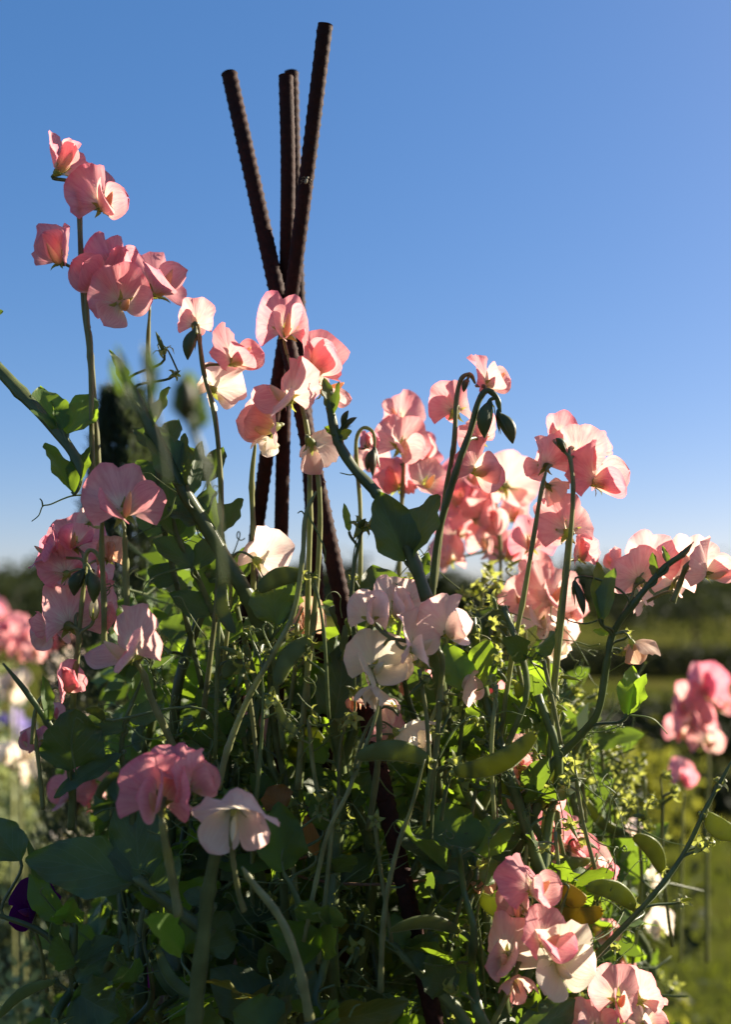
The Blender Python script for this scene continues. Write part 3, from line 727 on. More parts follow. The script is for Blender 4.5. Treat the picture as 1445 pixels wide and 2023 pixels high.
# ------------------------------------------------------------------ flower sprays in focus, top to bottom
spray('topmost coral blossoms of all, on the tall stem at the upper left',
      [(197, 990, .76), (185, 800, .755), (176, 690, .75), (164, 590, .75), (158, 480, .75), (155, 395, .75), (150, 370, .75)],
      [(124, 312, 112, 62, 24, -8, 'coral', 'hood'), (205, 382, 122, 42, -6, 14, 'coral')], tw=12)
spray('tall stem with four overlapping coral blossoms just below the topmost pair at the upper left',
      [(182, 1010, .74), (178, 700, .735), (172, 640, .735), (168, 560, .735), (160, 545, .735)],
      [(113, 490, 108, -28, 8, -8, 'coral', 'hood'), (228, 508, 116, 40, 12, 10, 'coral', 'open', .75), (192, 540, 132, -30, 0, -14, 'coral'), (242, 582, 116, 38, -26, 20, 'coral', 'flat', .72)], tw=10)
spray('coral blossom facing right on a thin stem beside the upper left cluster',
      [(300, 850, .78), (292, 700, .77), (296, 600, .765)],
      [(316, 545, 140, 48, 12, 6, 'coral')], tw=9)
spray('hooked stem with a green bud and a pale coral blossom left of the rebar poles',
      [(400, 1420, .73), (428, 1180, .73), (436, 980, .725), (425, 830, .72), (402, 735, .72), (392, 660, .715), (388, 640, .71), (380, 640, .71)],
      [(389, 630, 82, 168, 5, 0, 'salmon', 'open', .73), (468, 690, 112, 68, 8, 12, 'coral', 'open', .72), (438, 762, 108, 150, -22, 10, 'blush', 'open', .735)],
      [(386, 650, 374, 712, 30)], tw=10)
spray('coral blossom cluster in front of the crossing of the rebar poles',
      [(606, 1400, .73), (608, 1200, .73), (612, 1000, .72), (608, 860, .715), (585, 760, .715), (568, 700, .715)],
      [(566, 628, 130, 12, 6, 2, 'coral', 'open', .70), (628, 706, 126, 60, 10, 8, 'coral', 'open', .72), (652, 750, 112, 72, -10, 10, 'salmon', 'flat', .735),
       (562, 762, 124, -50, 0, -8, 'salmon', 'flat', .70)], tw=11)
spray('pale drooping blossom facing left, below the cluster at the pole crossing',
      [(500, 1190, .745), (500, 1050, .74), (497, 950, .735), (505, 870, .73)],
      [(520, 826, 124, -62, -20, -18, 'salmon', 'open', .72), (527, 868, 62, -30, -60, 0, 'white', 'wilt', .725)], tw=11)
spray('fading pale pink blossom hanging right of the poles under the central cluster',
      [(588, 1560, .73), (600, 1400, .73), (622, 1200, .725), (632, 1040, .72), (628, 940, .715), (614, 905, .712)],
      [(634, 872, 114, 160, -35, 25, 'blush', 'wilt', .71)], tw=11)
spray('loose cluster of coral blossoms facing left on the right side of the sky',
      [(788, 1240, .86), (790, 1080, .86), (796, 960, .855), (800, 880, .85)],
      [(785, 812, 98, -25, 10, 4, 'coral', 'open', .86), (796, 866, 104, 10, -4, -6, 'salmon', 'open', .83), (775, 945, 92, -40, -8, 0, 'coral', 'open', .86),
       (845, 938, 92, 30, -2, 8, 'coral', 'flat', .86), (838, 885, 86, 35, 6, -6, 'coral', 'open', .88), (734, 905, 70, -20, -10, 0, 'salmon', 'open', .88)], tw=9)
spray('hooked stem with drooping green buds and a pink tip, left of the right cluster',
      [(712, 1180, .80), (712, 1010, .80), (706, 930, .795), (704, 870, .79), (718, 845, .79), (738, 855, .79), (741, 890, .79)],
      [(727, 872, 46, 20, 10, 0, 'coral', 'hood', .81)], [(740, 885, 738, 942, 26), (738, 888, 728, 930, 20)], tw=8)
spray('hooked stem with two dark drooping buds and the highest coral blossom on the right',
      [(850, 1220, .735), (866, 1060, .735), (905, 920, .73), (930, 850, .73), (945, 795, .73), (962, 771, .73), (982, 785, .73), (990, 815, .73)],
      [(973, 738, 96, 66, 4, 10, 'coral', 'open', .745), (955, 912, 108, 55, -14, 10, 'coral', 'open', .745), (946, 852, 84, -30, 20, 8, 'salmon', 'open', .76)],
      [(968, 793, 962, 866, 42), (985, 815, 1010, 878, 34)], tw=13, lod=1, mat=M_STEM)
spray('coral blossom seen from behind under a thin hooked stem, left of the two dark buds',
      [(858, 1160, .75), (880, 980, .75), (897, 880, .745), (902, 790, .745), (912, 748, .745), (930, 740, .745), (940, 758, .745)],
      [(893, 798, 96, -165, -4, -6, 'coral', 'open', .77)], [(925, 748, 918, 776, 18)], tw=10)
spray('blurred coral and cream blossoms behind the hooked stems on the right',
      [(985, 1330, .98), (990, 1200, .98), (988, 1060, .98), (980, 980, .98)],
      [(1008, 1085, 84, 20, 6, 0, 'coral', 'open', 1.0), (958, 1062, 86, -20, 0, 0, 'salmon', 'open', .99), (1015, 1010, 70, 30, 10, 0, 'salmon', 'open', 1.0), (905, 975, 100, -40, 0, 0, 'coral', 'open', 1.0), (948, 1000, 110, 20, 6, 0, 'coral', 'open', .99), (1012, 945, 104, 160, 0, 30, 'salmon', 'flat', .96), (930, 935, 96, 30, 20, 0, 'coral', 'open', 1.0),
       (975, 1010, 96, 40, -30, 0, 'salmon', 'open', .98), (905, 1045, 84, 0, 0, 0, 'coral', 'open', 1.02), (885, 1095, 80, -30, -10, 0, 'salmon', 'open', 1.0)], tw=8)
spray('dark slanting stem with a pale pink blossom seen from behind, right of the blurred cluster',
      [(985, 1480, .755), (1012, 1300, .75), (1035, 1180, .745), (1055, 1060, .74), (1070, 970, .735), (1080, 930, .735)],
      [(1068, 905, 92, -150, 0, -12, 'salmon', 'open', .75), (1092, 955, 72, 140, -30, 0, 'blush', 'wilt', .75)], tw=10)
spray('straight stem topped by a rounded coral blossom and a deep coral one facing right',
      [(1085, 1500, .74), (1105, 1280, .74), (1124, 1100, .735), (1133, 980, .73), (1128, 910, .73), (1118, 895, .73)],
      [(1142, 888, 100, 170, 2, 6, 'salmon', 'flat', .755), (1106, 850, 78, 150, 14, -4, 'coral', 'hood', .76), (1192, 930, 124, 52, -8, 12, 'coral', 'open', .74), (1180, 880, 70, 30, 20, 0, 'coral', 'hood', .77)],
      [(1117, 892, 1098, 868, 24)], tw=10)
spray('coral blossom seen from behind with its green calyx, below the rounded one on the right',
      [(1090, 1400, .765), (1105, 1230, .76), (1118, 1120, .755), (1120, 1075, .75)],
      [(1112, 1030, 118, -160, 2, -8, 'coral', 'open', .755), (1152, 1088, 74, 20, 4, 4, 'coral', 'hood', .755)], tw=10)
spray('soft pale pink blossoms behind the straight stem on the right',
      [(1080, 1480, .86), (1085, 1350, .86), (1080, 1200, .86)],
      [(1132, 1195, 80, 30, 0, 0, 'salmon', 'open', .86), (1050, 1125, 80, -30, 0, 0, 'salmon', 'open', .86), (1112, 1235, 84, 20, -10, 0, 'blush', 'open', .84), (1048, 1060, 92, -20, 10, 0, 'coral', 'open', .86), (1030, 1175, 92, -30, 0, 0, 'salmon', 'open', .86), (1092, 1160, 120, 30, 10, 0, 'salmon', 'open', .85), (1075, 1215, 100, 0, -10, 0, 'blush', 'open', .84), (1098, 1258, 84, 30, -30, 0, 'white', 'wilt', .83)], tw=8)
spray('pale coral blossoms seen from behind near the right edge, on the climbing shoot',
      [(1225, 1230, .755), (1245, 1190, .75), (1253, 1165, .75)],
      [(1252, 1128, 100, -160, 0, -10, 'salmon', 'open', .755), (1290, 1100, 104, 150, 10, 12, 'coral', 'open', .765), (1218, 1108, 60, -100, 10, 0, 'salmon', 'hood', .77)], tw=9)
spray('peach-coral blossom facing right on a short hooked stalk at the right edge',
      [(1330, 1190, .73), (1345, 1150, .73), (1358, 1118, .725), (1376, 1108, .725), (1388, 1116, .725)],
      [(1415, 1116, 104, 66, -8, 14, 'salmon', 'open', .72), (1372, 1092, 84, 150, 14, 0, 'salmon', 'open', .76), (1335, 1140, 88, 160, -10, 0, 'blush', 'open', .77), (1262, 1185, 60, -120, -30, 0, 'blush', 'flat', .76)], tw=11)
spray('large clear pink blossom at left, turned up with its back to the dark conifer',
      [(256, 1300, .70), (250, 1200, .695), (247, 1100, .69), (245, 1045, .685)],
      [(246, 980, 146, 28, 14, 4, 'coral', 'open', .68)], tw=13)
spray('deep coral blossoms with a hooked bud stalk, just below the large pink blossom',
      [(150, 1320, .735), (158, 1220, .73), (166, 1140, .725), (170, 1095, .72), (182, 1087, .72), (195, 1100, .72), (205, 1125, .72)],
      [(150, 1055, 104, 10, 8, -14, 'rose', 'open', .75), (92, 1082, 92, -55, 10, 40, 'rose', 'flat', .745), (118, 1120, 96, -140, -12, -20, 'coral', 'flat', .745), (218, 1092, 70, 30, 0, 0, 'peach', 'hood', .75), (200, 1130, 72, 30, -20, 0, 'coral', 'open', .76)],
      [(165, 1125, 150, 1178, 34), (178, 1128, 182, 1192, 40)], tw=9)
spray('tall thin stem crossing in front of the deep coral blossoms on the left',
      [(205, 1290, .715), (204, 1180, .71), (200, 1080, .705), (202, 1010, .70)],
      [(176, 1020, 56, -120, 30, 0, 'blush', 'hood', .74)], tw=11)
spray('pale pink blossom seen from behind at left, wings spread to the left',
      [(140, 1450, .74), (148, 1320, .735), (155, 1260, .73), (150, 1235, .73)],
      [(126, 1212, 128, -148, 0, -10, 'salmon', 'open', .74), (86, 1235, 70, -95, -10, 0, 'salmon', 'wilt', .74), (205, 1195, 96, 40, -10, 0, 'coral', 'open', .75)],
      [(184, 1225, 190, 1180, 30, .73, 'white')], tw=11)
spray('large blush blossom at left with a broad back petal and folded wings',
      [(345, 1480, .70), (300, 1385, .69), (282, 1330, .685), (262, 1300, .68)],
      [(242, 1264, 150, -48, 2, 14, 'salmon', 'flat', .675)], tw=13)
spray('small coral blossom facing right under the large blush one on the left',
      [(62, 1470, .73), (70, 1400, .73), (88, 1370, .73), (100, 1364, .73)],
      [(132, 1346, 86, 62, -4, 16, 'coral', 'hood', .73)], tw=8)
spray('small coral blossom low on the left edge, beside the big heart-shaped leaf',
      [(84, 1600, .75), (78, 1530, .75), (68, 1450, .75), (66, 1425, .75)],
      [(62, 1462, 62, -60, 0, 0, 'coral', 'hood', .76), (86, 1462, 50, 40, -40, 0, 'coral', 'flat', .76), (110, 1408, 40, 40, -10, 0, 'rose', 'hood', .78)], tw=8)
spray('blurred coral blossom behind the long pod on the left',
      [(160, 1760, .92), (158, 1680, .92), (150, 1620, .92)],
      [(128, 1555, 96, -30, 6, 0, 'coral', 'open', .92), (178, 1520, 80, 30, 10, 0, 'salmon', 'open', .93), (172, 1575, 72, 20, -20, 0, 'salmon', 'open', .93)], tw=8)
spray('blush blossom hanging with its back to the camera between the left poles',
      [(440, 1330, .74), (455, 1180, .735), (452, 1115, .73), (468, 1095, .73)],
      [(526, 1096, 108, 150, -22, 14, 'blush', 'open', .725)], tw=8)
spray('peach-pink blossom half hidden by a round leaf in front of the poles',
      [(605, 1480, .80), (602, 1360, .80), (598, 1270, .80)],
      [(596, 1222, 92, 10, 0, 0, 'peach', 'open', .80)], tw=8)
spray('cluster of blush blossoms in the centre, facing all ways',
      [(842, 1620, .70), (862, 1480, .70), (870, 1370, .70), (872, 1295, .695), (835, 1275, .69), (780, 1262, .69)],
      [(732, 1205, 96, -8, 4, -4, 'blush', 'hood', .685), (783, 1190, 116, 24, 8, 6, 'blush', 'open', .70), (826, 1260, 112, 66, 0, 12, 'blush', 'open', .68), (893, 1228, 116, 26, 6, 0, 'blush', 'open', .69), (800, 1290, 90, 100, -30, 0, 'white', 'wilt', .70)], tw=12)
spray('white blossom hanging below the blush cluster, its petals lit from behind',
      [(728, 1640, .70), (745, 1520, .695), (749, 1420, .69), (745, 1350, .69)],
      [(747, 1300, 118, 22, -6, -4, 'white', 'flat', .685), (735, 1362, 80, -30, -55, 0, 'white', 'wilt', .68)], tw=12)
spray('drooping cream blossom above the long horizontal pod in the centre',
      [(690, 1560, .71), (720, 1450, .71), (752, 1400, .71), (775, 1400, .71), (788, 1415, .71)],
      [(812, 1446, 112, 70, -42, 10, 'white', 'hood', .71), (770, 1388, 70, -30, -20, 0, 'blush', 'wilt', .72), (766, 1440, 76, -150, -10, 0, 'salmon', 'flat', .735)], tw=7)
spray('closed cream blossom pointing right, below the bright green leaf pair',
      [(835, 1470, .72), (868, 1385, .72), (888, 1362, .72)],
      [(928, 1360, 84, 80, -8, 0, 'blush', 'hood', .72)], tw=8)
spray('coral blossom in the shade behind the stems, left of the pole foot',
      [(500, 1620, .86), (492, 1540, .86), (488, 1500, .86)],
      [(486, 1455, 104, 6, -6, 0, 'coral', 'open', .86), (428, 1418, 40, -20, 0, 0, 'magenta', 'open', .88)], tw=8)
spray('small deep pink blossoms deep inside, right of the white hanging blossom',
      [(862, 1480, .84), (858, 1400, .84), (850, 1370, .84)],
      [(842, 1342, 90, 20, 0, 0, 'rose', 'open', .84), (970, 1365, 60, 30, 0, 0, 'rose', 'hood', .86), (800, 1330, 60, -20, 0, 0, 'rose', 'open', .85)], tw=7)
spray('blurred coral blossom close to the camera at lower left, on a bare stem',
      [(352, 1810, .63), (342, 1750, .63), (332, 1700, .625), (322, 1640, .62), (318, 1612, .62)],
      [(312, 1560, 148, -12, 6, -6, 'coral', 'open', .62), (352, 1508, 104, 20, 20, 0, 'coral', 'flat', .635), (392, 1536, 110, 70, 4, 6, 'coral', 'open', .625)], tw=17)
spray('blurred white-pink blossom close to the camera with wings spread flat, low left of centre',
      [(482, 1800, .64), (470, 1760, .635), (460, 1700, .63), (456, 1672, .625)],
      [(460, 1618, 158, 4, -70, 3, 'blush', 'flat', .62)], tw=11)
spray('coral blossoms and a cream one in front at the lower right',
      [(970, 2030, .69), (1005, 1960, .685), (1030, 1890, .68), (1060, 1830, .68), (1032, 1790, .68)],
      [(1060, 1738, 112, 50, 10, 4, 'coral', 'open', .675), (1022, 1786, 90, -30, 20, 10, 'salmon', 'hood', .69), (1000, 1872, 122, -24, -8, -10, 'salmon', 'open', .675),
       (1082, 1842, 110, 44, 10, 0, 'coral', 'flat', .67), (1112, 1896, 146, 22, -30, 12, 'white', 'flat', .672), (1022, 1938, 88, 10, -40, 0, 'salmon', 'wilt', .675)], tw=10)
spray('coral blossom and its neighbours cut by the bottom edge at right',
      [(1205, 2060, .71), (1208, 2000, .71), (1212, 1980, .71)],
      [(1226, 1958, 104, 6, 10, 0, 'coral', 'open', .70), (1272, 1955, 90, 130, 0, 0, 'salmon', 'flat', .73), (1180, 2020, 112, 10, 30, 0, 'salmon', 'open', .69), (1285, 2012, 76, 30, -10, 0, 'salmon', 'open', .76)], tw=10)
spray('blurred bright coral blossom behind the diagonal stem at lower right',
      [(1190, 2060, .95), (1185, 1960, .95)],
      [(1190, 1868, 62, -30, 20, 0, 'rose', 'hood', .95), (1228, 1890, 80, 20, 0, 0, 'coral', 'open', .93)], tw=8)
spray('small coral blossoms just above the yellow pods at lower right',
      [(1130, 1850, .79), (1128, 1760, .79), (1125, 1690, .79)],
      [(1092, 1640, 84, -20, 0, 0, 'coral', 'open', .79), (1138, 1660, 90, 30, 0, 0, 'coral', 'open', .79), (1172, 1700, 74, 0, 0, 0, 'salmon', 'open', .79), (1095, 1690, 70, 30, -10, 0, 'salmon', 'open', .79), (1200, 1725, 50, 30, -10, 0, 'rose', 'hood', .79)], tw=7)
spray('pale coral blossom half hidden behind the climbing shoot on the right',
      [(1040, 1760, .76), (1045, 1680, .76), (1050, 1620, .76)],
      [(1058, 1558, 112, -10, 4, 0, 'salmon', 'open', .76), (1035, 1540, 84, -60, 20, 0, 'blush', 'flat', .76), (1030, 1480, 60, 0, 0, 0, 'salmon', 'open', .77)], tw=8)
spray('blurred cream and white blossoms at the right, beside the hanging pods',
      [(1270, 1960, 1.15), (1272, 1850, 1.15), (1275, 1740, 1.15)],
      [(1268, 1650, 64, 10, 20, 0, 'blush', 'open', 1.15), (1290, 1730, 54, -10, 0, 0, 'white', 'open', 1.15), (1240, 1665, 56, -30, 0, 0, 'white', 'open', 1.15), (1302, 1826, 62, -40, 0, 0, 'white', 'half', 1.12)], tw=7)
spray('blurred pink flower head standing alone at the right edge',
      [(1398, 1900, 1.45), (1398, 1700, 1.45), (1400, 1500, 1.45), (1392, 1420, 1.45)],
      [(1395, 1352, 92, 10, 0, 0, 'rose', 'open', 1.45), (1355, 1385, 80, -30, 0, 0, 'coral', 'open', 1.44), (1372, 1420, 84, 0, -10, 0, 'coral', 'open', 1.43), (1425, 1385, 70, 40, 0, 0, 'coral', 'open', 1.46), (1402, 1458, 78, 20, -10, 0, 'salmon', 'open', 1.43), (1345, 1440, 64, -30, 0, 0, 'coral', 'open', 1.46)], tw=9)
spray('small blurred pink blossom below the lone flower head at the right edge',
      [(1345, 1900, 1.3), (1348, 1700, 1.3), (1352, 1560, 1.3)],
      [(1352, 1530, 66, 20, 0, 0, 'rose', 'open', 1.3)], tw=7)
spray('dark purple blossom low at the left edge, under the large dark leaf',
      [(92, 1960, .74), (80, 1880, .735), (66, 1830, .73)],
      [(54, 1785, 92, -30, -14, 10, 'purple', 'open', .73)], tw=8)
spray('small magenta blossom low left between dark leaves',
      [(330, 2060, .84), (326, 1990, .84)], [(318, 1930, 62, 0, 0, 0, 'magenta', 'open', .84)], tw=6)
spray('tiny magenta blossom glimpsed between the stems left of the yellow calyx',
      [(600, 1720, .86), (602, 1660, .86)], [(600, 1606, 52, 10, 0, 0, 'magenta', 'open', .86)], tw=6)
spray('small violet blossom at the bottom edge, left of the thick green stem',
      [(322, 2080, .9), (326, 2030, .9)], [(326, 1995, 56, 10, 0, 0, 'violet', 'open', .9)], tw=6)
spray('smallest violet blossom near the bottom left corner',
      [(150, 2080, .95), (152, 2010, .95)], [(152, 1980, 34, 10, 0, 0, 'violet', 'open', .95), (168, 2004, 30, 10, 0, 0, 'violet', 'open', .95)], tw=6)
spray('shaded dusky pink blossoms low in the centre behind the bent stem',
      [(480, 2060, .88), (480, 1980, .88), (478, 1900, .88)],
      [(486, 1850, 84, 10, 0, 0, 'salmon', 'open', .88), (462, 1918, 84, -10, -10, 0, 'coral', 'open', .88), (508, 1925, 74, 30, 0, 0, 'peach', 'open', .88), (440, 1870, 60, -10, 0, 0, 'rose', 'open', .9)], tw=8)
# out-of-focus flowers of the bed further back on the left
for lab, x, y, cl, dd, k in (('blurred deep pink flower head at the left edge, highest of the far ones', 18, 1215, 'rose', 2.1, 5), ('blurred pink flower head at the left edge, below the highest far one', 30, 1280, 'coral', 2.0, 5),
                             ('blurred pink and white flower head left of the small coral blossom', 88, 1290, 'salmon', 1.9, 6), ('blurred cream white flower head behind the left stems', 118, 1335, 'white', 1.75, 6),
                             ('blurred white flower head at the left edge above the violet one', 18, 1345, 'white', 1.9, 4), ('blurred violet flower head at the left edge', 18, 1435, 'violet', 2.6, 2),
                             ('wide blurred white flower head low at the left edge', 40, 1515, 'white', 1.6, 7), ('blurred white flower head between the left leaf and the pod', 205, 1440, 'white', 1.5, 5),
                             ('blurred white flower head behind the large dark leaf', 160, 1650, 'white', 1.6, 4), ('blurred white flower head low left behind the dark stems', 205, 1890, 'white', 1.5, 4)):
    fl = [(x + U(-34, 34), y + U(-34, 34), U(40, 56), U(-60, 60), U(-20, 20), U(-20, 20), cl, 'open', dd + U(-.04, .04)) for _ in range(k)]
    spray(lab, [(x + 10, 2023, dd), (x + 6, (y + 2000) / 2, dd), (x, y + 30, dd)], fl, tw=7, lod=0, group='blurred flower heads at the back left')

# ------------------------------------------------------------------ vines, leaves and pods one can point to
vine('thick green winged shoot entering at the left edge, with two pairs of lit leaflets',
     [(-40, 690, .74), (40, 775, .735), (110, 850, .73), (150, 905, .725), (160, 940, .72)],
     [(122, 850, 78, 752, 74, .73, .745, 20), (134, 858, 180, 768, 86, .73, .75, -30), (142, 972, 92, 868, 58, .72, .73, 45), (146, 974, 172, 876, 56, .72, .73, -40), (112, 852, 105, 790, 26, .73, .74, 60)],
     [[(178, 978, .72), (140, 980, .72), (100, 996, .72), (84, 1000, .72), (76, 1018, .72), (62, 1030, .72)], [(84, 1000, .72), (82, 990, .72), (78, 985, .72)]], tw=27)
vine('dark shoot with a big V of two shaded leaflets right of the poles',
     [(845, 1185, .70), (822, 1120, .70), (788, 1040, .70), (745, 975, .70), (700, 925, .70), (668, 872, .70), (655, 820, .70), (648, 790, .70)],
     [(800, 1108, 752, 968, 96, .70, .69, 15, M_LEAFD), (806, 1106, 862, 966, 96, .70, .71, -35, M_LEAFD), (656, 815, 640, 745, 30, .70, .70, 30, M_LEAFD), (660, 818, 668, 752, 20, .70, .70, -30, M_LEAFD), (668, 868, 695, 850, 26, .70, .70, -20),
      (672, 860, 640, 840, 24, .70, .70, 20)],
     [[(744, 975, .70), (712, 940, .70), (690, 938, .70), (672, 934, .70)]], tw=27, buds=[(676, 842, 690, 812, 18), (678, 846, 706, 826, 14)])
vine('dark leafy shoot rising left of the poles, with broad shaded leaves at its top',
     [(525, 1260, .72), (490, 1180, .715), (440, 1095, .71), (395, 1020, .705), (360, 965, .70), (300, 850, .70), (270, 790, .70), (235, 730, .70)],
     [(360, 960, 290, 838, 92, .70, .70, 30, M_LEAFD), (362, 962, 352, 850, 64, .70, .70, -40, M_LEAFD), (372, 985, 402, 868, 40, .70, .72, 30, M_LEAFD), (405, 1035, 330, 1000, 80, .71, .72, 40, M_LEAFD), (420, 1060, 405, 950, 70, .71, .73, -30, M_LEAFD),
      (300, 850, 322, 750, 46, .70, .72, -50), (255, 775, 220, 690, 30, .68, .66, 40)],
     [[(300, 1040, .70), (335, 1015, .70), (345, 985, .70), (355, 972, .70), (364, 974, .70)], [(352, 735, .71), (330, 690, .71), (312, 680, .71), (318, 700, .71)]], tw=32, stars=[(322, 692, 44, -30, 60), (346, 740, 30, 40, 20)])
vine('vine with a huge dark heart-shaped leaf on the left',
     [(140, 1640, .70), (142, 1560, .70), (128, 1480, .70), (92, 1425, .70), (50, 1365, .70), (5, 1310, .70)],
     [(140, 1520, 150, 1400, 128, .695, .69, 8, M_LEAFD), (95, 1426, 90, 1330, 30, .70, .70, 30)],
     [[(150, 1530, .69), (140, 1470, .69), (148, 1420, .69), (165, 1428, .69)]], tw=15)
vine('vine with the largest dark leaf of all, lying sideways low on the left',
     [(420, 1850, .685), (340, 1790, .685), (285, 1745, .685), (262, 1735, .685)],
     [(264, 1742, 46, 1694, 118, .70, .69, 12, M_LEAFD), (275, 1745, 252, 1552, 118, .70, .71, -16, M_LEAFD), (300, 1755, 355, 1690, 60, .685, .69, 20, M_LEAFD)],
     [[(290, 1640, .685), (320, 1650, .685), (332, 1640, .685)]], tw=26)
vine('vine with a round dark leaf between the pole feet, lit along its upper edge',
     [(560, 1480, .72), (545, 1350, .72), (535, 1230, .72), (548, 1190, .72)],
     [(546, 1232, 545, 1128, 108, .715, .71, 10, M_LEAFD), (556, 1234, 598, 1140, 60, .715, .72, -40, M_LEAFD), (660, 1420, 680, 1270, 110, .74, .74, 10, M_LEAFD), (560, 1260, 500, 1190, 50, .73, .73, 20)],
     [[(600, 1200, .71), (580, 1240, .71), (570, 1222, .71), (578, 1212, .71)]], tw=11)
vine('vine with a half lit green leaf and an orange withered leaf, low in the centre',
     [(620, 1860, .70), (585, 1770, .70), (560, 1720, .70)],
     [(560, 1720, 558, 1585, 104, .70, .70, 12, M_LEAF), (560, 1600, 530, 1552, 70, .72, .73, 10, M_LEAFO), (625, 1690, 608, 1610, 36, .72, .72, 30, M_LEAFO), (640, 1640, 625, 1560, 40, .71, .71, 10, M_LEAF)],
     (), tw=14, stars=[(652, 1580, 44, 10, 55)])
vine('vine with a bright lit pair of green leaflets right of the blush cluster',
     [(905, 1520, .73), (915, 1420, .725), (925, 1365, .72)],
     [(922, 1366, 882, 1270, 72, .72, .73, 25), (930, 1368, 968, 1262, 78, .72, .735, -25), (920, 1400, 960, 1410, 26, .72, .72, 10)],
     [[(925, 1372, .72), (960, 1415, .72), (1000, 1405, .72), (1040, 1415, .72)]], tw=10)
vine('vine with three broad sunlit leaves below the curved pod, lower right of centre',
     [(880, 1900, .715), (905, 1800, .71), (925, 1740, .71), (935, 1690, .71)],
     [(935, 1690, 868, 1586, 110, .71, .72, 20), (940, 1692, 1012, 1612, 92, .71, .725, -25), (930, 1720, 845, 1660, 110, .71, .71, 20, M_LEAFD), (945, 1710, 985, 1740, 60, .71, .72, -20), (905, 1790, 870, 1720, 60, .72, .73, 20)],
     [[(925, 1740, .705), (890, 1760, .705), (860, 1800, .705), (855, 1820, .705)]], tw=11)
vine('long climbing shoot curving up to the right edge, with leaf pairs at its joints',
     [(1020, 1690, .75), (1060, 1600, .745), (1090, 1515, .74), (1150, 1450, .735), (1183, 1405, .73), (1200, 1310, .73), (1214, 1248, .73), (1255, 1190, .725), (1310, 1125, .725), (1350, 1095, .725), (1368, 1075, .725)],
     [(1238, 1410, 1258, 1312, 62, .73, .735, 25), (1242, 1412, 1278, 1330, 40, .73, .73, -50), (1186, 1222, 1192, 1102, 48, .72, .73, 30), (1192, 1224, 1212, 1118, 40, .72, .72, -20, M_LEAFD), (1085, 1498, 1082, 1402, 50, .74, .745, 20), (1065, 1490, 1050, 1385, 40, .74, .75, 50),
      (1205, 1250, 1172, 1245, 16, .73, .73, 0), (1320, 1115, 1310, 1078, 16, .725, .73, 30, M_LEAFD), (1298, 1140, 1290, 1090, 22, .725, .725, -30, M_LEAFD)],
     [[(1192, 1222, .73), (1160, 1232, .73), (1130, 1228, .73), (1118, 1220, .73)], [(1350, 1095, .725), (1365, 1078, .725), (1372, 1070, .725)], [(1243, 1412, .73), (1290, 1420, .73), (1320, 1450, .735)]], tw=17,
     stars=[(1240, 1252, 26, -20, 40), (1232, 1290, 30, 20, -30)], buds=[(1136, 1150, 1152, 1215, 20)])
spray('withered peach blossom hanging from the climbing shoot near the right edge',
      [(1216, 1252, .73), (1232, 1248, .73), (1244, 1246, .73)], [(1264, 1272, 76, 120, -58, 0, 'peach', 'wilt', .73)], tw=7)
vine('long diagonal bare stem with pods crossing the lower right corner',
     [(1075, 1990, .72), (1150, 1915, .71), (1215, 1850, .70), (1290, 1770, .695), (1350, 1690, .70), (1400, 1590, .70), (1460, 1480, .705)],
     (), (), tw=13, pods=[(1256, 1792, 1160, 1750, 40, .72), (1395, 1612, 1460, 1650, 42, .70), (1310, 1720, 1255, 1650, 36, .80)], stars=[(1425, 1545, 36, 20, 30), (1385, 1670, 40, -20, 20), (1350, 1780, 34, 20, 30), (1405, 1660, 30, 30, 60)], ridge=0.3)
vine('stalk with two yellow ripening pods behind the coral blossom at lower right',
     [(1092, 1850, .70), (1112, 1790, .70), (1124, 1755, .70)],
     (), (), tw=8, pods=[(1112, 1752, 1158, 1782, 40, .705, M_PODY), (1095, 1802, 1192, 1800, 40, .71, M_PODY)], ridge=0.2)
vine('pod stalk with a long flat horizontal pod in the centre',
     [(838, 1640, .69), (845, 1560, .69), (850, 1515, .69), (848, 1500, .69)],
     (), (), tw=9, pods=[(848, 1502, 705, 1494, 42, .685)], ridge=0.2)
vine('pod stalk with the broad curved pod glowing yellow-green at its right end',
     [(872, 1620, .68), (882, 1560, .68), (894, 1530, .68)],
     (), (), tw=9, pods=[(898, 1526, 1060, 1450, 44, .675)], ridge=0.2)
vine('pod stalk with a hairy young pod beside the hanging blush blossom',
     [(650, 1420, .70), (640, 1250, .70), (622, 1150, .70), (612, 1140, .70)],
     (), (), tw=8, pods=[(600, 1135, 510, 1165, 38, .695), (612, 1262, 545, 1352, 38, .70)], stars=[(620, 1140, 30, 40, 60), (606, 1290, 32, 0, 50)], ridge=0.2)
vine('stalk with three furry drooping pods left of the poles',
     [(425, 1500, .71), (430, 1300, .71), (436, 1160, .71), (438, 1140, .71)],
     (), (), tw=9, pods=[(440, 1152, 462, 1250, 28, .705), (480, 1310, 440, 1335, 30, .71), (205, 1420, 170, 1400, 20, .70)], stars=[(438, 1146, 36, 0, 60), (470, 1305, 34, 30, 40)], ridge=0.2)
vine('stalk of yellowed star calyces in the centre with curling tendrils',
     [(500, 1640, .69), (512, 1520, .69), (520, 1400, .69), (518, 1330, .69)],
     (), [[(520, 1420, .69), (560, 1405, .69), (590, 1430, .69), (598, 1450, .69), (590, 1460, .69), (584, 1450, .69)], [(515, 1380, .69), (490, 1340, .69), (478, 1290, .69), (484, 1275, .69), (492, 1284, .69)]],
     tw=9, stars=[(538, 1380, 48, 10, 40), (490, 1240, 30, -20, 60), (530, 1290, 30, 20, 20)], pods=[(548, 1388, 590, 1450, 20, .69)], ridge=0.2)
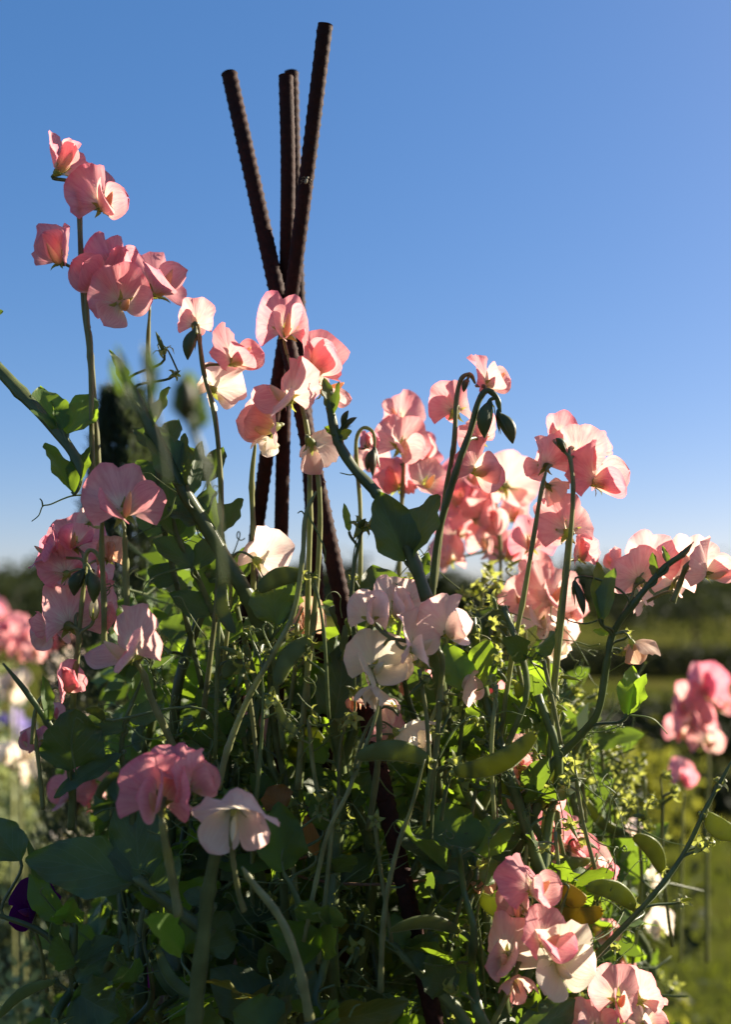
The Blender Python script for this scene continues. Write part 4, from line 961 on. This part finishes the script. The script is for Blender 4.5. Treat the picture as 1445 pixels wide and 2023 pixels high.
vine('stalk of star calyces above the leaf V, right of the poles',
     [(690, 1230, .70), (700, 1120, .70), (712, 1060, .70), (708, 1030, .70)],
     [(690, 1050, 683, 990, 18, .70, .70, 20)], (), tw=9, stars=[(712, 1040, 52, 30, 40), (730, 1040, 36, 50, 20), (698, 1420, 44, -10, 30), (702, 1366, 40, -40, 30)], ridge=0.2)
vine('bent pale stem close to the camera with two yellow thorn-like remnants, at the bottom',
     [(612, 2015, .64), (598, 1940, .64), (575, 1860, .64), (545, 1800, .64), (500, 1745, .64), (478, 1712, .64)],
     [(598, 1935, 624, 1918, 14, .69, .69, 0, M_LEAFY), (604, 1980, 628, 1996, 14, .69, .69, 0, M_LEAFY)], (), tw=21, ridge=0.25, mat=M_STALK)
vine('thick flat green stem rising from the bottom edge, left of centre',
     [(370, 2120, .64), (385, 2000, .64), (398, 1880, .64), (412, 1760, .64), (430, 1670, .64), (452, 1600, .65)],
     [(412, 1780, 360, 1760, 40, .69, .69, 20, M_LEAFD), (360, 1880, 288, 1816, 68, .685, .62, 30, M_LEAF), (362, 1884, 396, 1800, 62, .685, .685, -25, M_LEAF), (398, 1880, 450, 1800, 110, .72, .72, 10, M_LEAFD)],
     [[(362, 1890, .685), (368, 1940, .685), (392, 1920, .685)], [(390, 1975, .685), (350, 2000, .685), (320, 2020, .685)]], tw=34)
vine('vine with a yellow-edged wavy leaf along the bottom edge',
     [(560, 2080, .65), (600, 2030, .65), (640, 2010, .65)],
     [(640, 2012, 812, 1990, 84, .67, .66, 30, M_LEAFY), (560, 2040, 460, 1990, 110, .65, .65, 20, M_LEAF), (520, 2050, 575, 1960, 50, .65, .66, -30, M_LEAFY)],
     [[(690, 2010, .64), (700, 1990, .64), (712, 1984, .64)]], tw=14)
vine('vine with two big dark leaves and lit edges, bottom right of centre',
     [(960, 2080, .70), (900, 1990, .70), (850, 1940, .70), (800, 1890, .70), (760, 1850, .70)],
     [(885, 1960, 850, 1890, 90, .70, .69, 20, M_LEAFD), (900, 1970, 935, 1885, 84, .70, .71, -20), (800, 1885, 870, 1850, 80, .70, .70, 30, M_LEAFD), (790, 1880, 780, 1800, 50, .70, .71, 10)],
     [[(800, 1885, .69), (760, 1855, .69), (720, 1830, .69), (690, 1825, .69)]], tw=24)
vine('long straight stems fanning up from the middle of the bottom edge',
     [(752, 1960, .67), (756, 1850, .67), (766, 1760, .67), (790, 1660, .67), (812, 1600, .67), (840, 1500, .67)],
     (), [[(772, 1752, .67), (790, 1753, .67), (800, 1748, .67)]], tw=13, ridge=0.2, mat=M_STALK)
vine('thin slanting stem crossing in front of the pole foot in the centre',
     [(600, 1860, .68), (625, 1740, .68), (650, 1640, .68), (690, 1560, .68), (735, 1440, .68), (752, 1380, .68)],
     (), (), tw=11, ridge=0.2, mat=M_STALK, stars=[(700, 1520, 36, 20, 20)])
vine('thick green stem curving up to the right through the centre left',
     [(430, 1560, .69), (450, 1480, .69), (490, 1380, .69), (540, 1290, .69), (580, 1210, .69), (598, 1100, .69), (604, 1020, .69), (625, 970, .69)],
     (), [[(604, 1020, .69), (596, 1010, .69), (588, 1014, .69)], [(540, 1290, .69), (520, 1245, .69), (528, 1230, .69), (540, 1240, .69)], [(606, 1010, .69), (640, 1080, .69), (642, 1110, .69)]], tw=14, ridge=0.35, mat=M_STALK)
vine('paired dark green stems rising under the leaf V in the right centre',
     [(880, 1420, .73), (862, 1300, .72), (845, 1190, .715), (822, 1110, .71), (815, 1070, .71)],
     [(850, 1210, 800, 1180, 30, .72, .72, 20), (835, 1140, 850, 1090, 26, .72, .72, 20), (770, 1210, 735, 1110, 100, .75, .76, 10, M_LEAFD)],
     [[(845, 1190, .71), (800, 1165, .71), (770, 1150, .71), (720, 1165, .71)]], tw=28)
vine('out-of-focus stalk with a dark bud very close to the camera at upper left',
     [(440, 1160, .37), (425, 1020, .37), (400, 900, .37), (376, 830, .37), (360, 770, .37)],
     [(376, 840, 372, 730, 70, .37, .37, 10, M_LEAFD), (388, 850, 400, 790, 40, .37, .37, 30, M_LEAFD)], (), tw=17, ridge=0.2, buds=[(370, 830, 366, 745, 60)])
vine('out-of-focus bud stalks very close to the camera, left of the dark blurred bud',
     [(330, 960, .37), (318, 860, .37), (300, 780, .37), (290, 720, .37), (286, 680, .37)],
     [(300, 790, 288, 670, 34, .37, .37, 20, M_LEAFD), (262, 790, 232, 675, 22, .40, .40, 20, M_LEAFD), (240, 780, 215, 700, 18, .40, .40, -20, M_LEAFD)], (), tw=10, ridge=0.2)
vine('small dark leaf tip at the left edge, above the thick shoot',
     [(-60, 640, .74), (-30, 625, .74), (-12, 618, .74)], [(-14, 620, 6, 614, 14, .74, .74, 0, M_LEAFD)], (), tw=8)
vine('dark crossed stems at the lower left corner, under the purple blossom',
     [(158, 2080, .72), (150, 1960, .715), (118, 1880, .71), (70, 1835, .71), (-30, 1800, .71)],
     [(118, 1880, 60, 1640, 36, .72, .73, 30, M_LEAFD), (150, 1960, 235, 2010, 130, .71, .70, 20, M_LEAFD), (150, 1940, 215, 1850, 66, .71, .72, -20, M_LEAFD), (40, 1700, -20, 1610, 80, .72, .73, 10, M_LEAFD), (150, 2000, 190, 1930, 50, .71, .71, 20)],
     [[(110, 1870, .70), (96, 1850, .70), (110, 1800, .70), (118, 1790, .70)]], tw=16)
vine('vine with one long narrow leaf pointing left above the blurred pink-white flowers',
     [(262, 1640, .71), (258, 1560, .71), (240, 1492, .71), (250, 1420, .71), (285, 1330, .71)],
     [(242, 1490, 94, 1570, 46, .70, .69, 35, M_LEAFD), (248, 1440, 150, 1420, 46, .71, .70, 20, M_LEAFD), (252, 1420, 320, 1392, 52, .71, .72, -20, M_LEAFD), (262, 1390, 300, 1310, 48, .71, .72, 20, M_LEAF)],
     [[(250, 1430, .70), (290, 1460, .70), (330, 1450, .70)]], tw=13)
vine('vine with dark pointed leaves in front of the conifer, beneath the blurred stalks',
     [(460, 1330, .74), (420, 1210, .74), (380, 1120, .735), (350, 1060, .73), (340, 1010, .73)],
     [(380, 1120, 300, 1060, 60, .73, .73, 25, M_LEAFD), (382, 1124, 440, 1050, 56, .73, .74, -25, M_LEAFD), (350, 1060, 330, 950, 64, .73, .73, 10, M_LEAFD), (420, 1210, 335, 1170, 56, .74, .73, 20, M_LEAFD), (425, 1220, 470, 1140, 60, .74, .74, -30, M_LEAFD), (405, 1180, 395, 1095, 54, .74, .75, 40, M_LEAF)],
     [[(380, 1120, .73), (330, 1130, .73), (290, 1150, .73), (280, 1180, .73)]], tw=13)
vine('pod stalks on the right with flat green pods below the soft pale pink blossoms',
     [(1060, 1640, .80), (1040, 1480, .80), (1022, 1360, .80), (1010, 1280, .80)],
     (), (), tw=8, pods=[(1020, 1352, 1118, 1420, 38, .79), (946, 1216, 1030, 1246, 34, .82)], stars=[(1012, 1290, 34, 20, 40), (1035, 1400, 36, -30, 30)], ridge=0.2)
vine('short pod stalk left of the front coral blossoms at lower right',
     [(960, 1990, .72), (952, 1880, .72), (942, 1790, .72)],
     (), (), tw=7, pods=[(948, 1772, 1018, 1800, 38, .715)], ridge=0.2)
vine('slim stalk of bright yellow-green star calyces right of the horizontal pod',
     [(850, 1700, .70), (858, 1560, .70), (866, 1470, .70)],
     (), [[(866, 1500, .70), (900, 1440, .70), (935, 1415, .70), (945, 1425, .70), (938, 1435, .70)]], tw=8, stars=[(866, 1446, 46, 10, 60), (900, 1505, 40, 40, 30), (880, 1390, 34, -40, 20)], ridge=0.2)
vine('vine of broad drooping dark leaves filling the gap just left of the leftmost pole foot',
     [(520, 1400, .755), (490, 1290, .755), (465, 1190, .755), (445, 1090, .755), (425, 1000, .755), (410, 940, .755)],
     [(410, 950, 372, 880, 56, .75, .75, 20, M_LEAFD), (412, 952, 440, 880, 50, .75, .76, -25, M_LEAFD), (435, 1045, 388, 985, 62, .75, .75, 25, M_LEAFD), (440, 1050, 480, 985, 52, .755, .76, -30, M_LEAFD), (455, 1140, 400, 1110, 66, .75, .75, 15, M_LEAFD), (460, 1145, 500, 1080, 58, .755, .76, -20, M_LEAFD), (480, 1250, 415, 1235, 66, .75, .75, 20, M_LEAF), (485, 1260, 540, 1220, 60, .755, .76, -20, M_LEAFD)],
     [[(435, 1045, .75), (420, 1070, .75), (395, 1060, .75), (390, 1045, .75), (398, 1040, .75)]], tw=12, stars=[(470, 1190, 36, 20, 40)])
spray('small withered peach blossom and pale calyces beside the white hanging blossom',
      [(668, 1600, .73), (672, 1480, .73), (690, 1400, .73)],
      [(702, 1378, 56, 20, -60, 0, 'peach', 'wilt', .725)], tw=7, stars=[(680, 1430, 36, -20, 40)])
spray('two withered peach blossoms between the bright leaves and the lower coral blossoms',
      [(900, 1960, .74), (935, 1840, .735), (952, 1760, .73)],
      [(966, 1740, 60, 40, -50, 0, 'peach', 'wilt', .73), (935, 1742, 48, -30, -60, 0, 'peach', 'wilt', .735)], tw=7)
vine('second vine of dark leaves, between the hooked bud stem and the conifer',
     [(400, 1360, .77), (372, 1240, .77), (345, 1140, .77), (322, 1040, .77), (310, 950, .77), (312, 880, .77)],
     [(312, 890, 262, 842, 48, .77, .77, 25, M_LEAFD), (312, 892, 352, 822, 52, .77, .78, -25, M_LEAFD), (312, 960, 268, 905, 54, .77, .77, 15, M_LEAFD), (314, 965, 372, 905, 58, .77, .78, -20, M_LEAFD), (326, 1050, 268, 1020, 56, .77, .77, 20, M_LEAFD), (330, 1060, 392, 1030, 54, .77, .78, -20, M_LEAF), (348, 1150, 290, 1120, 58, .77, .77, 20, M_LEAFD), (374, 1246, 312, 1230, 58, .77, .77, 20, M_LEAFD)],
     [[(312, 960, .77), (350, 975, .77), (372, 962, .77), (372, 952, .77), (366, 952, .77)]], tw=11, stars=[(352, 1100, 34, 20, 40)])
spray('small scattered coral blossoms low on the right flank, behind the yellow pods',
      [(1165, 1990, .86), (1160, 1860, .86), (1158, 1780, .86)],
      [(1146, 1742, 54, 20, 0, 0, 'coral', 'open', .86), (1182, 1768, 48, 40, -10, 0, 'rose', 'hood', .86), (1200, 1842, 50, -20, 0, 0, 'coral', 'open', .86)], tw=7)
# ------------------------------------------------------------------ the tangle of the plant
TOPX = [100, 180, 260, 330, 400, 480, 560, 640, 720, 850, 1000, 1100, 1180, 1250, 1330]
TOPY = [1450, 1200, 1050, 930, 950, 1110, 1210, 1210, 1120, 1180, 1190, 1270, 1330, 1560, 1800]
def top_y(x): return float(np.interp(x, TOPX, TOPY))
def wpix(p):
    q = p - CAM; d = q.dot(CF); return PW / 2 + F * q.dot(CR) / d, PH / 2 - F * q.dot(CU) / d, d

MARKS = [('the clear pink blossom at left', 246, 980), ('the large blush blossom at left', 244, 1262), ('the dark heart-shaped leaf', 145, 1450), ('the round dark leaf between the poles', 545, 1180),
 ('the white hanging blossom', 747, 1310), ('the blush blossom cluster', 810, 1230), ('the long horizontal pod', 775, 1500), ('the broad curved pod', 980, 1490), ('the drooping cream blossom', 812, 1446),
 ('the bright leaf pair', 925, 1320), ('the dark leaf V', 805, 1040), ('the half-lit leaf low in the centre', 558, 1650), ('the wire hoop', 690, 1712), ('the bent pale stem', 560, 1860), ('the thick flat stem', 400, 1900),
 ('the front coral blossoms', 1050, 1820), ('the yellow pods', 1150, 1790), ('the three broad sunlit leaves', 930, 1660), ('the straight flower stem', 1112, 1250), ('the dark slanting stem', 1020, 1250),
 ('the climbing shoot', 1180, 1400), ('the withered peach blossom', 1264, 1272), ('the soft pale pink blossoms', 1070, 1180), ('the shaded coral blossom', 486, 1455), ('the close coral blossom', 315, 1560),
 ('the largest dark leaf', 150, 1730), ('the furry drooping pods', 450, 1200), ('the pole crossing', 570, 620), ('the hooked stem with two buds', 880, 1020), ('the diagonal bare stem', 1290, 1770),
 ('the yellow-edged bottom leaf', 720, 1990), ('the long narrow left leaf', 160, 1530), ('the two dark bottom leaves', 890, 1920), ('the dark conifer', 250, 850), ('the tallest pole foot', 490, 1190), ('the lone blurred flower head', 1390, 1400)]
USED = set()
def where(noun, p):
    """say which one by the nearest thing that can be found in the picture"""
    x, y, d = wpix(p); best = []
    for nm, mx, my in MARKS:
        dx, dy = x - mx, y - my
        rel = ('right of' if dx > 0 else 'left of') if abs(dx) > abs(dy) else ('below' if dy > 0 else 'above')
        best.append((dx * dx + dy * dy, rel, nm))
    for _, rel, nm in sorted(best):
        if (noun, rel, nm) not in USED:
            USED.add((noun, rel, nm)); return '%s %s %s' % (noun, rel, nm)
def inner_vine(x0, x1, d, label, group, ymin, dense=1.0, leafw=1.0, leafp=0.6):
    ytop = max(ymin, top_y(x1)) + U(0, 260)
    pts = []
    nseg = 6
    for i in range(nseg + 1):
        t = i / nseg; y = 2160 + (ytop - 2160) * t
        pts.append((x0 + (x1 - x0) * t + U(-42, 42), y, d + U(-.014, .014)))
    path = smooth_path([P(*q) for q in pts], 6); org = path[0].copy(); lp = [p - org for p in path]
    root = thing('sweet_pea_vine', org, where(label, path[-1]), 'vine', group)
    mb = MB(); n = len(path); r0 = px2m(U(9, 17), d) / 2
    mb.tube(lp, [r0 * (1.1 - 0.4 * i / n) for i in range(n)], 8, flat=0.8, ridge=0.6)
    L = 0.0; nxt = U(0.01, 0.03)
    for i in range(1, n - 1):
        L += (lp[i] - lp[i - 1]).length
        if L < nxt: continue
        L = 0; nxt = U(0.018, 0.042) / dense
        a = U(0, 6.28); out = Vector((math.cos(a), math.sin(a) * 0.9 - 0.15, U(0.2, 0.9))).normalized()
        pet = lp[i] + out * U(0.006, 0.018)
        mb.tube([lp[i], lp[i].lerp(pet, 0.5) + Vector((0, 0, 0.001)), pet], r0 * 0.4, 5, cap=False)
        q = U(0, 1)
        if q < leafp:
            sd = out.cross(Vector((0, 0, 1))).normalized(); nm = Vector((U(-.7, .7), U(-1, .6), U(-.3, 1))).normalized()
            sz = U(0.025, 0.050) * leafw
            lm = MB()
            for sg in (-1, 1):
                t = pet + (out * U(0.5, 1) + sd * sg * U(0.5, 1.0) + Vector((0, 0, U(-.2, .6)))).normalized() * sz
                leaflet_into(lm, pet, t, sz * U(0.42, 0.72), nm + sd * sg * 0.4, U(0.1, 0.5), U(-0.1, 0.3), 0, 0.07, U(.7, .95))
            z = U(0, 1)
            lm.build('leaf', M_LEAF if z < 0.5 else M_LEAFD if z < 0.98 else M_LEAFY, root)
            if U(0, 1) < 0.55:
                tm = MB(); tp = tendril_path(pet, out + Vector((0, -0.2, U(0, .6))), U(0.02, 0.05), 0.1 + U(0, 1) ** 2 * 2.4, U(0.0022, 0.006))
                tm.tube(tp, [0.00055 * (1.2 - 0.6 * k / len(tp)) for k in range(len(tp))], 5); tm.build('tendril', M_TEND, root)
        elif q < 0.91:
            tip = pet + out * U(0.008, 0.03) + Vector((0, 0, U(-.004, .02)))
            star_part(root, org, tip + org, U(0.011, 0.018), U(-180, 180), U(-60, 60), mb, [lp[i], pet, pet.lerp(tip, 0.5)], r0 * 0.7)
        else:
            tip = pet + Vector((out.x, out.y, U(-1.2, 0.2))).normalized() * U(0.03, 0.055)
            pod_part(root, org, pet + org, tip + org, U(0.007, 0.011), mb, [lp[i], lp[i].lerp(pet, 0.6)], r0 * 0.6, hairs=False)
    mb.build('stem', M_STEM, root)

for k in range(24):     # between the poles and in front of them
    x0 = 240 + k * 41 + U(-40, 40); x1 = x0 * 0.72 + 190 + U(-70, 70)
    inner_vine(x0, x1, U(.745, .82), 'leafy inner vine with its tip', 'inner vines among the poles', 1150, 1.25)
for k in range(26):     # behind the poles
    x0 = 200 + k * 42 + U(-40, 40); x1 = x0 * 0.8 + 150 + U(-80, 80)
    inner_vine(x0, x1, U(.86, 1.02), 'shaded back vine with its tip', 'back vines behind the poles', 1100, 1.2, 1.15)
for k in range(9):      # low leafy shoots in front
    x0 = 190 + k * 110 + U(-40, 40)
    inner_vine(x0, x0 + U(-60, 60), U(.69, .74), 'short leafy front shoot with its tip', 'low front shoots', 1640 + U(0, 150), 1.2, 1.1)
for k in range(14):      # the looser right-hand flank, out of focus
    x0 = 980 + k * 27; x1 = 900 + k * 28
    inner_vine(x0, x1 + U(-20, 20), U(.98, 1.15), 'out-of-focus vine with its tip', 'right flank vines', 1060 + k * 26, 1.3, 0.75, 0.3)

# yellow-green stalks of star calyces on the right, out of focus
for k, (x, y) in enumerate([(955, 1110), (985, 1140), (1030, 1120), (1005, 1180), (930, 1180), (1130, 1360), (1160, 1410), (1190, 1440), (1235, 1480), (1275, 1500), (1310, 1540), (1150, 1480), (1215, 1540), (1262, 1590)]):
    d = U(.86, 1.0)
    st = [(x + U(-20, 20), y + 330, d), (x + U(-10, 10), y + 170, d), (x, y + 40, d)]
    path = smooth_path([P(*q) for q in st], 6); org = path[0].copy(); lp = [p - org for p in path]
    root = thing('calyx_stalk', org, where('blurred stalk of yellow-green calyces', P(x, y, d)), 'spent stalk', 'faded calyx stalks on the right')
    mb = MB(); mb.tube(lp, px2m(8, d) / 2, 6)
    for j in range(4):
        star_part(root, org, P(x + U(-26, 26), y + 18 * j + U(-12, 12), d), px2m(U(30, 44), d), U(-90, 90), U(-30, 70), mb, lp, px2m(6, d) / 2)
    mb.build('stem', M_STALK, root)

# stalks of spent star calyces through the middle of the plant
for k in range(34):
    x = U(420, 1120) if k < 24 else U(800, 1160); y = U(max(1120, top_y(x) - 30), 1680); d = U(.68, .80); ln = U(150, 330); sx = U(-40, 40)
    path = smooth_path([P(x + sx, y + ln, d), P(x + sx * .5 + U(-10, 10), y + ln * .5, d), P(x, y, d)], 6); org = path[0].copy(); lp = [p - org for p in path]
    root = thing('calyx_stalk', org, where('thin stalk of spent star calyces just', P(x, y, d)), 'spent stalk', 'spent calyx stalks amid the plant')
    mb = MB(); mb.tube(lp, px2m(7, d) / 2, 6, ridge=0.3)
    for j in range(int(rng.integers(1, 4))):
        star_part(root, org, P(x + U(-30, 30), y - 10 + 34 * j + U(-8, 8), d + U(-.01, .01)), px2m(U(34, 50), d), U(-120, 120), U(-50, 70), mb, lp, px2m(6, d) / 2)
    mb.build('stem', M_STALK, root)

# the uncountable dark inside of the plant: small leaves, threads and dry stems
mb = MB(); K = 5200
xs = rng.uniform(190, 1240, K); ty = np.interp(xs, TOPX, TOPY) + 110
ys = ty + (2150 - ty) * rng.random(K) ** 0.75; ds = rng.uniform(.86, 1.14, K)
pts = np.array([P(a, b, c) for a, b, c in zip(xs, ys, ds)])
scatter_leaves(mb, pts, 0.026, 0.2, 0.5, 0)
for k in range(700):
    i = int(rng.integers(0, K)); a = Vector(pts[i]); v = Vector((U(-.5, .5), U(-.5, .5), U(-.3, 1))).normalized() * U(0.03, 0.10); s = Vector((U(-1, 1), U(-1, 1), U(-1, 1))) * 0.008
    mb.tube([a, a + v * .33 + s, a + v * .66 - s * .4, a + v], U(0.0005, 0.0012), 5, 1, cap=False)
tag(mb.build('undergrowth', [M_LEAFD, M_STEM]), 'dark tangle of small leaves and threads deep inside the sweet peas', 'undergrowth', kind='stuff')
mb = MB()
for k in range(380):
    x = U(230, 1250); y = U(max(1000, top_y(x) - 20), 1980); d = U(.70, .86); a = P(x, y, d)
    tp = tendril_path(a, (U(-1, 1), U(-.6, .4), U(-.5, 1)), U(0.015, 0.06), U(0, 1) ** 2 * 2.6, U(0.002, 0.007))
    mb.tube(tp, [U(0.00025, 0.0005)] * len(tp), 5)
tag(mb.build('tendril_tangle', M_TEND), 'loose web of fine curling tendrils through the plant', 'tendrils', kind='stuff')
